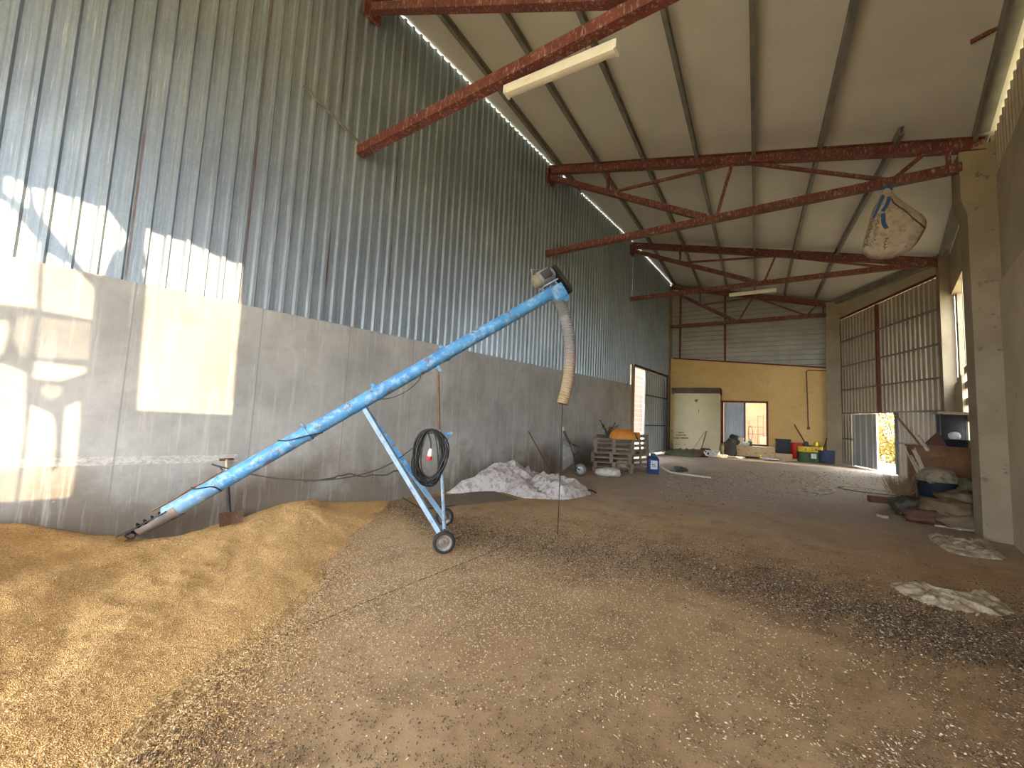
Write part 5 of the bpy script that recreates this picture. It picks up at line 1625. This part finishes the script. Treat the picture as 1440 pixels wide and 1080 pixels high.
# scraps at the foot of the platform, in the strip of sun
g = np.random.default_rng(31)
for i, (px, s) in enumerate([(1076, .11), (1083, .09), (1090, .10), (1103, .06)]):
    q = PL(px, 640, FP-TN*(1.0+.1*i), TN)
    m = bag((q.x, q.y, fz(q.x, q.y)), s*1.6, s, s*.5, i, .3, .8, .3, 16, 10)
    S('paper_scrap', m, M['whitebag'], 'white paper scrap on the floor below the black crate', 'paper scrap', 'paper scraps below the black crate', ang=180)
q = PL(1069.5, 640, FP-TN*.95, TN)
m = MB(); m.lathe([(0, 0), (.06, 0), (.065, .16), (.03, .2), (0, .2)], (q.x, q.y, fz(q.x, q.y)), (0, 0, 1), 14, close=False); S('yellow_cup', m, M['yellowtin'], 'small yellow cup on the floor before the platform', 'cup')
# conduit down the yellow wall
m = MB(); w = -.03
pts = [FW(1162, 521, w), FW(1136, 520.5, w), FW(1134, 523, w), FW(1136.8, 600, w)]
m.tube(pts, .022, 8); t = S('conduit', m, M['rusty'], 'rusty conduit running down the yellow far wall', 'conduit')
m = MB(); m.box(FW(1137, 602, w), (.1, .08, .12)); P('socket_box', m, M['rusty'], t, smooth=False)
# rack and carton seen through the doorway, in the yard
rc = F(3.75, 2.7, .7)
t = T('iron_rack', 'spindly dark iron rack standing behind the far doorway', 'rack', rc)
for (u0, z0, u1, z1) in ((3.35, .7, 3.35, 1.9), (3.75, .7, 3.75, 2.15), (3.98, .7, 3.98, 2.2), (3.35, 1.55, 3.98, 1.58), (3.75, 2.1, 3.98, 2.12), (3.35, 1.2, 3.98, 1.22)):
    m = MB(); m.tube([F(u0, 2.7, z0), F(u1, 2.7, z1)], .018, 6); P('rod', m, M['rusty'], t)
m = MB(); m.tube([F(3.42, 2.6, 1.25)+TD*.28*math.cos(2*PI*k/20)*.35+Vector((0, 0, .36*math.sin(2*PI*k/20))) for k in range(20)], .016, 6, closed=True); P('ring', m, M['darksteel'], t)
m = MB(); m.box(F(4.1, 2.2, .9), (.55, .4, .40), Rt, .01); S('carton', m, M['woodpale'], 'brown carton on the floor behind the far doorway', 'carton')
# iron trellis outside the side door
t = T('iron_trellis', 'rusty iron trellis standing outside the side door in the left wall', 'trellis', (-7.4, 16.7, 0))
for y in (16.2, 16.6, 17.0, 17.4):
    m = MB(); m.tube([(-7.4, y, -.05), (-7.4, y, 3.9)], .02, 6); P('upright', m, M['rusty'], t)
for z in (2.5, 2.85, 3.2, 3.5):
    m = MB(); m.tube([(-7.4, 16.0, z), (-7.4, 17.6, z)], .016, 6); P('crossbar', m, M['rusty'], t)

# ------------------------------------------------------------------ the junk along the right wall
def gz(px, py): p = GF(px, py); return p
# tall cabinet
c = Vector((1.99, 11.9, 0)); ca = R(8)
Rc = Matrix.Rotation(ca, 3, 'Z')
def Lc(x, y, z): return c+Rc @ Vector((x, y, z))
t = T('cabinet', 'old brown wooden cabinet among the junk by the right wall', 'cabinet', c)
m = MB()
m.box(Lc(0, .2, .68), (.86, .42, 1.30), Rc, .01); P('carcass', m, M['wooddark'], t)
for x in (-.21, .21):
    m = MB(); m.box(Lc(x, -.02, .62), (.39, .025, .98), Rc, .008); d = P('door', m, M['wooddark'], t)
    m = MB(); m.lathe([(0, 0), (.018, 0), (.022, .02), (0, .03)], Lc(x*.25, -.033, .75), Rc @ Vector((0, -1, 0)), 12, close=False); P('knob', m, M['steel'], d)
m = MB(); m.box(Lc(0, -.02, 1.22), (.80, .025, .16), Rc, .008); P('drawer', m, M['wooddark'], t)
m = MB(); m.box(Lc(0, .19, 1.345), (.92, .48, .035), Rc, .008); P('top', m, M['wooddark'], t)
m = MB()
for x in (-.38, .38): m.box(Lc(x, .0, .015), (.06, .06, .05), Rc)
P('foot', m, M['wooddark'], t, smooth=False)
# red-brown board tilted on the cabinet
pl = Vector((0, 12.3, 0))
bp = [PL(x, y, (0, 12.15, 0), (0.1, 1, -.25)) for x, y in ((1296, 627), (1319, 606), (1336, 634), (1332, 640), (1304, 640))]
m = MB(); m.prism(bp, Vector((.01, .10, -.01))); S('tilted_board', m, M['redboard'], 'red-brown panel propped at a slant on the junk by the cabinet', 'panel', smooth=False)
a = PL(1289, 612, (0, 11.9, 0), (0, 1, 0)); b = PL(1306, 634, (0, 11.8, 0), (0, 1, 0))
m = MB(); m.bar(a, b, .07, .05); S('short_batten', m, M['woodpale'], 'short pale batten lying across the bundle of rods', 'batten', smooth=False)
# bundle of thin rods
rb = GF(1293, 712)
t = T('rod_bundle', 'bundle of thin pale rods leaning against the cabinet', 'rods', rb)
g = np.random.default_rng(9)
for k in range(9):
    m = MB()
    p0 = Vector((rb.x+.28+g.uniform(-.13, .13), 11.62+g.uniform(-.06, .06), .01)); p1 = Vector((1.52+g.uniform(-.1, .1), 11.85+g.uniform(-.03, .03), 1.22+g.uniform(-.12, .1)))
    m.tube([Vector((p0.x-.14, p0.y-.1, p0.z)), p1], .013, 6); P('rod', m, M['woodpale'], t)
m = MB(); p = GF(1301, 712); m.bar(Vector((1.56, 11.25, .0)), Vector((1.58, 11.28, .88)), .085, .05, (1, 0, 0)); S('grey_post', m, M['column'], 'upright grey post end beside the blue tub', 'post', smooth=False)
# blue tub with a pale cloth heaped in it
c = Vector((1.78, 11.15, 0.0))
m = MB(); m.box((c.x, c.y, .20), (.5, .42, .40), None, .03); S('wooden_box', m, M['sackdark'], 'dark wooden box under the blue tub', 'box')
c = Vector((1.78, 11.15, .40))
bucket('tub', c, .30, .30, M['teal'], 'dark blue tub holding a pale cloth, beside the cabinet', 'tub', False, taper=.86)
m = bag((c.x, c.y, .62), .28, .26, .17, 12, .2, .9, .30); S('pale_cloth', m, M['sackpale'], 'pale cloth heaped in the dark blue tub', 'cloth', ang=180)
c2 = Vector((1.70, 11.55, 0)); m2 = None
# dry broom head and twigs
c = Vector((1.28, 11.3, 0))
t = T('straw_broom', 'dry straw broom standing bristles up at the edge of the junk pile', 'broom', c)
m = MB(); m.tube([c+Vector((.03, 0, .0)), c+Vector((.0, .0, .32))], .02, 8); P('handle', m, M['wooddark'], t)
m = MB()
for k in range(170):
    a = g.uniform(0, 2*PI); r_ = g.uniform(.05, .30); h = g.uniform(.24, .44)
    p0 = c+Vector((g.uniform(-.02, .02), g.uniform(-.02, .02), .28)); m.tube([p0, p0+Vector((r_*math.cos(a)*.8, r_*math.sin(a)*.6, h*.55)), p0+Vector((r_*math.cos(a)*1.05, r_*math.sin(a)*.8, h))], [.006, .005, .003], 4)
P('bristles', m, M['straw'], t)
# sacks and bundles at the front
for (x, y, rx, ry, rz_, z0, mt_, sd_, an_, lab, nm) in (
    (1.98, 10.62, .30, .24, .16, .30, 'sackbrown', 3, .4, 'round tan sack on top of the heap before the cabinet', 'sack'),
    (1.75, 10.35, .30, .22, .17, .14, 'sackbrown', 7, -.5, 'dusty tan sack slumped at the front of the junk pile', 'sack'),
    (1.95, 10.25, .34, .26, .15, .0, 'sackbrown', 11, .2, 'flat brown sack at the bottom of the junk pile', 'sack'),
    (1.52, 10.30, .30, .20, .13, .0, 'redboard', 14, .1, 'rust brown bundle on the floor at the front of the junk pile', 'bundle'),
    (1.35, 10.85, .26, .22, .20, .0, 'sackdark', 17, .4, 'dark sack on the floor below the blue tub', 'sack'),
    (2.10, 10.25, .13, .3, .22, .0, 'sackdark', 19, .0, 'black sack squeezed between the heap and the concrete column', 'sack'),
    (2.12, 10.85, .14, .2, .20, .42, 'olive', 23, .0, 'dark olive bundle beside the cabinet and the column', 'bundle')):
    if z0 > 0: pass
    m = bag((x, y, z0 if z0 else 0), rx, ry, rz_, sd_, an_, .8, .34)
    S('junk_'+nm, m, M[mt_], lab, nm, 'sacks in the junk pile', ang=180)
m = MB(); m.box((1.99, 10.62, .15), (.5, .42, .30), Matrix.Rotation(.3, 3, 'Z'), .03); S('junk_box', m, M['sackdark'], 'dark carton carrying the round tan sack', 'carton')
m = MB(); m.box((2.12, 10.86, .21), (.26, .32, .42), None, .02); S('junk_box', m, M['darkroof'], 'dark carton under the olive bundle by the column', 'carton')
def plank(a, b, w, h, mat, label, nm='plank', cat='plank', group='loose planks'):
    m = MB(); m.bar(a, b, w, h); S(nm, m, M[mat], label, cat, group, smooth=False)
a = GF(1356, 742); plank(Vector((1.80, 9.95, .03)), Vector((2.13, 10.28, .26)), .09, .03, 'woodpale', 'pale plank slanting up against the sacks by the column')
plank(Vector((1.20, 10.98, .02)), Vector((1.55, 11.1, .02)), .12, .03, 'woodpale', 'pale plank lying flat at the left edge of the junk pile')
plank(Vector((1.55, 10.06, .03)), Vector((2.0, 9.97, .05)), .13, .03, 'sack' , 'dusty plank lying in front of the sacks')
m = bag((1.60, 10.72, .0), .12, .10, .16, 31, .4, .8, .2); S('white_jug', m, M['white'], 'dirty white jug among the dark sacks below the blue tub', 'jug', ang=180)
m = MB(); m.box((1.02, 12.25, .07), (.34, .2, .14), Matrix.Rotation(.2, 3, 'Z'), .01); S('brick_block', m, M['redboard'], 'single dark red block on the floor before the wicket door', 'block')
q = GF(1222, 691)
m = MB(); m.tube([Vector((q.x+.62*math.cos(a), q.y+.42*math.sin(a), fz(q.x, q.y)+.012)) for a in [2*PI*k/30 for k in range(30)]], .011, 6, closed=True)
S('wire_hoop', m, M['darksteel'], 'big dark wire hoop lying on the floor before the gate', 'hoop')
q = GF(1241, 728); m = MB(); m.box((q.x, q.y, .03), (.09, .16, .05), Matrix.Rotation(.5, 3, 'Z'), .008); S('pale_offcut', m, M['woodpale'], 'small pale wood offcut on the open floor left of the junk pile', 'offcut')
# narrow metal shelf by the second column
c = Vector((2.50, 13.5, 0))
t = T('metal_shelf', 'dark metal shelf with a pale top against the right wall below the slot of daylight', 'shelf', c)
for x in (-.28, .18):
    for y in (-.2, .2):
        m = MB(); m.box(c+Vector((x, y, 1.05)), (.04, .04, 2.1)); P('post', m, M['blackcrate'], t, smooth=False)
for z in (.3, .95, 1.5):
    m = MB(); m.box(c+Vector((-.05, 0, z)), (.5, .44, .03)); P('shelf_board', m, M['blackcrate'], t, smooth=False)
m = MB(); m.box(c+Vector((-.05, 0, 2.12)), (.58, .5, .05)); P('top', m, M['woodpale'], t, smooth=False)
m = MB(); m.box(c+Vector((-.05, .2, 1.1)), (.48, .02, 2.0)); P('back', m, M['blackcrate'], t, smooth=False)
m = bag((2.42, 13.35, 1.515), .10, .08, .09, 3, 0, .9, .1); S('shelf_bag', m, M['label'], 'small pale bag on the upper board of the dark metal shelf', 'bag', ang=180)
# empty sacks left on the floor
def flat_sack(px, h, fold, seed, label, mat='sack', fs=4.0):
    m = cloth_mound(gp(px), h, fold, fs, seed, 24, 120, power=.5, base=.012)
    return S('empty_sack', m, M[mat], label, 'sack', 'empty sacks on the floor', ang=180)
flat_sack([(1250, 822), (1262, 832), (1290, 846), (1330, 858), (1375, 863), (1414, 869), (1424, 860), (1408, 846), (1384, 836), (1355, 835), (1325, 836), (1298, 834), (1275, 822)], .015, .055, 2, 'empty dirty woven sack lying flat in the trail of husks, nearest the camera')
flat_sack([(1304, 753), (1316, 766), (1340, 778), (1370, 784), (1416, 788), (1404, 778), (1392, 764), (1378, 758), (1366, 766), (1340, 763), (1322, 755)], .02, .06, 5, 'empty dirty woven sack lying by the foot of the right wall')
flat_sack([(1126, 689), (1140, 693), (1160, 696), (1176, 692), (1172, 687), (1150, 685)], .02, .03, 8, 'flat pale sack far off on the floor, level with the junk pile')
# growth outside the wicket door
def bush(name, c, rx, ry, h, n, label, seed):
    g = np.random.default_rng(seed); vs = []; fs = []
    t = T(name, label, 'bush', (c[0], c[1], fz(c[0], c[1])-.07))
    m = MB()
    for k in range(9):
        a = 2*PI*k/9; m.tube(bez([(c[0]+.1*math.cos(a), c[1]+.1*math.sin(a), fz(c[0], c[1])-.07), (c[0]+.4*rx*math.cos(a), c[1]+.4*ry*math.sin(a), h*.5), (c[0]+.8*rx*math.cos(a), c[1]+.8*ry*math.sin(a), h*.85)], 4), .02, 5)
    P('stem', m, M['branch'], t)
    m = MB()
    for k in range(n):
        d = Vector((g.normal(), g.normal(), g.normal())).normalized()*g.uniform(.45, 1)**.5
        p = Vector((c[0]+d.x*rx, c[1]+d.y*ry, fz(c[0], c[1])+h*.5+d.z*h*.55))
        if p.z < 0.1: p.z = g.uniform(.1, .4)
        s = g.uniform(.05, .13); q = Vector((g.normal(), g.normal(), g.normal())).normalized(); r_ = q.orthogonal().normalized(); w = q.cross(r_)
        m.add([p-r_*s, p+w*s*.45+q*.01, p+r_*s, p-w*s*.45+q*.01], [(0, 1, 2, 3)])
    P('foliage', m, M['leaf'], t, smooth=False)
bush('dry_bush', (2.75, 24.3), 1.6, 1.5, 3.6, 6500, 'sunlit yellow-green bush outside the open wicket door', 3)

# ------------------------------------------------------------------ light
w = bpy.data.worlds.new('sky'); SC.world = w; w.use_nodes = True
nt = w.node_tree; bg = nt.nodes['Background']
bg.inputs[0].default_value = (.78, .88, 1.0, 1); bg.inputs[1].default_value = SKY_STRENGTH
sl = bpy.data.lights.new('sun', 'SUN'); sl.energy = SUN_ENERGY; sl.angle = R(.30); sl.color = (1.0, .80, .52)
so = bpy.data.objects.new('sun', sl); COL.objects.link(so)
so.rotation_euler = (-SUN).to_track_quat('Z', 'Y').to_euler()
so.location = (20, -10, 15)
def portal(c, sx, sy, nrm):
    l = bpy.data.lights.new('portal', 'AREA'); l.shape = 'RECTANGLE'; l.size = sx; l.size_y = sy
    l.cycles.is_portal = True
    o = bpy.data.objects.new('portal', l); COL.objects.link(o); o.location = c
    o.rotation_euler = (-Vector(nrm)).to_track_quat('Z', 'Y').to_euler()
    return o
vs_ = SC.view_settings
SC.display_settings.display_device = 'sRGB'
vs_.view_transform = 'Standard'; vs_.look = 'None'; vs_.gamma = 1.0; vs_.use_curve_mapping = False
vs_.exposure = EXPOSURE
SC.cycles.max_bounces = 10; SC.cycles.diffuse_bounces = 7; SC.cycles.glossy_bounces = 4
SC.cycles.use_denoising = True
SC.cycles.sample_clamp_indirect = 8
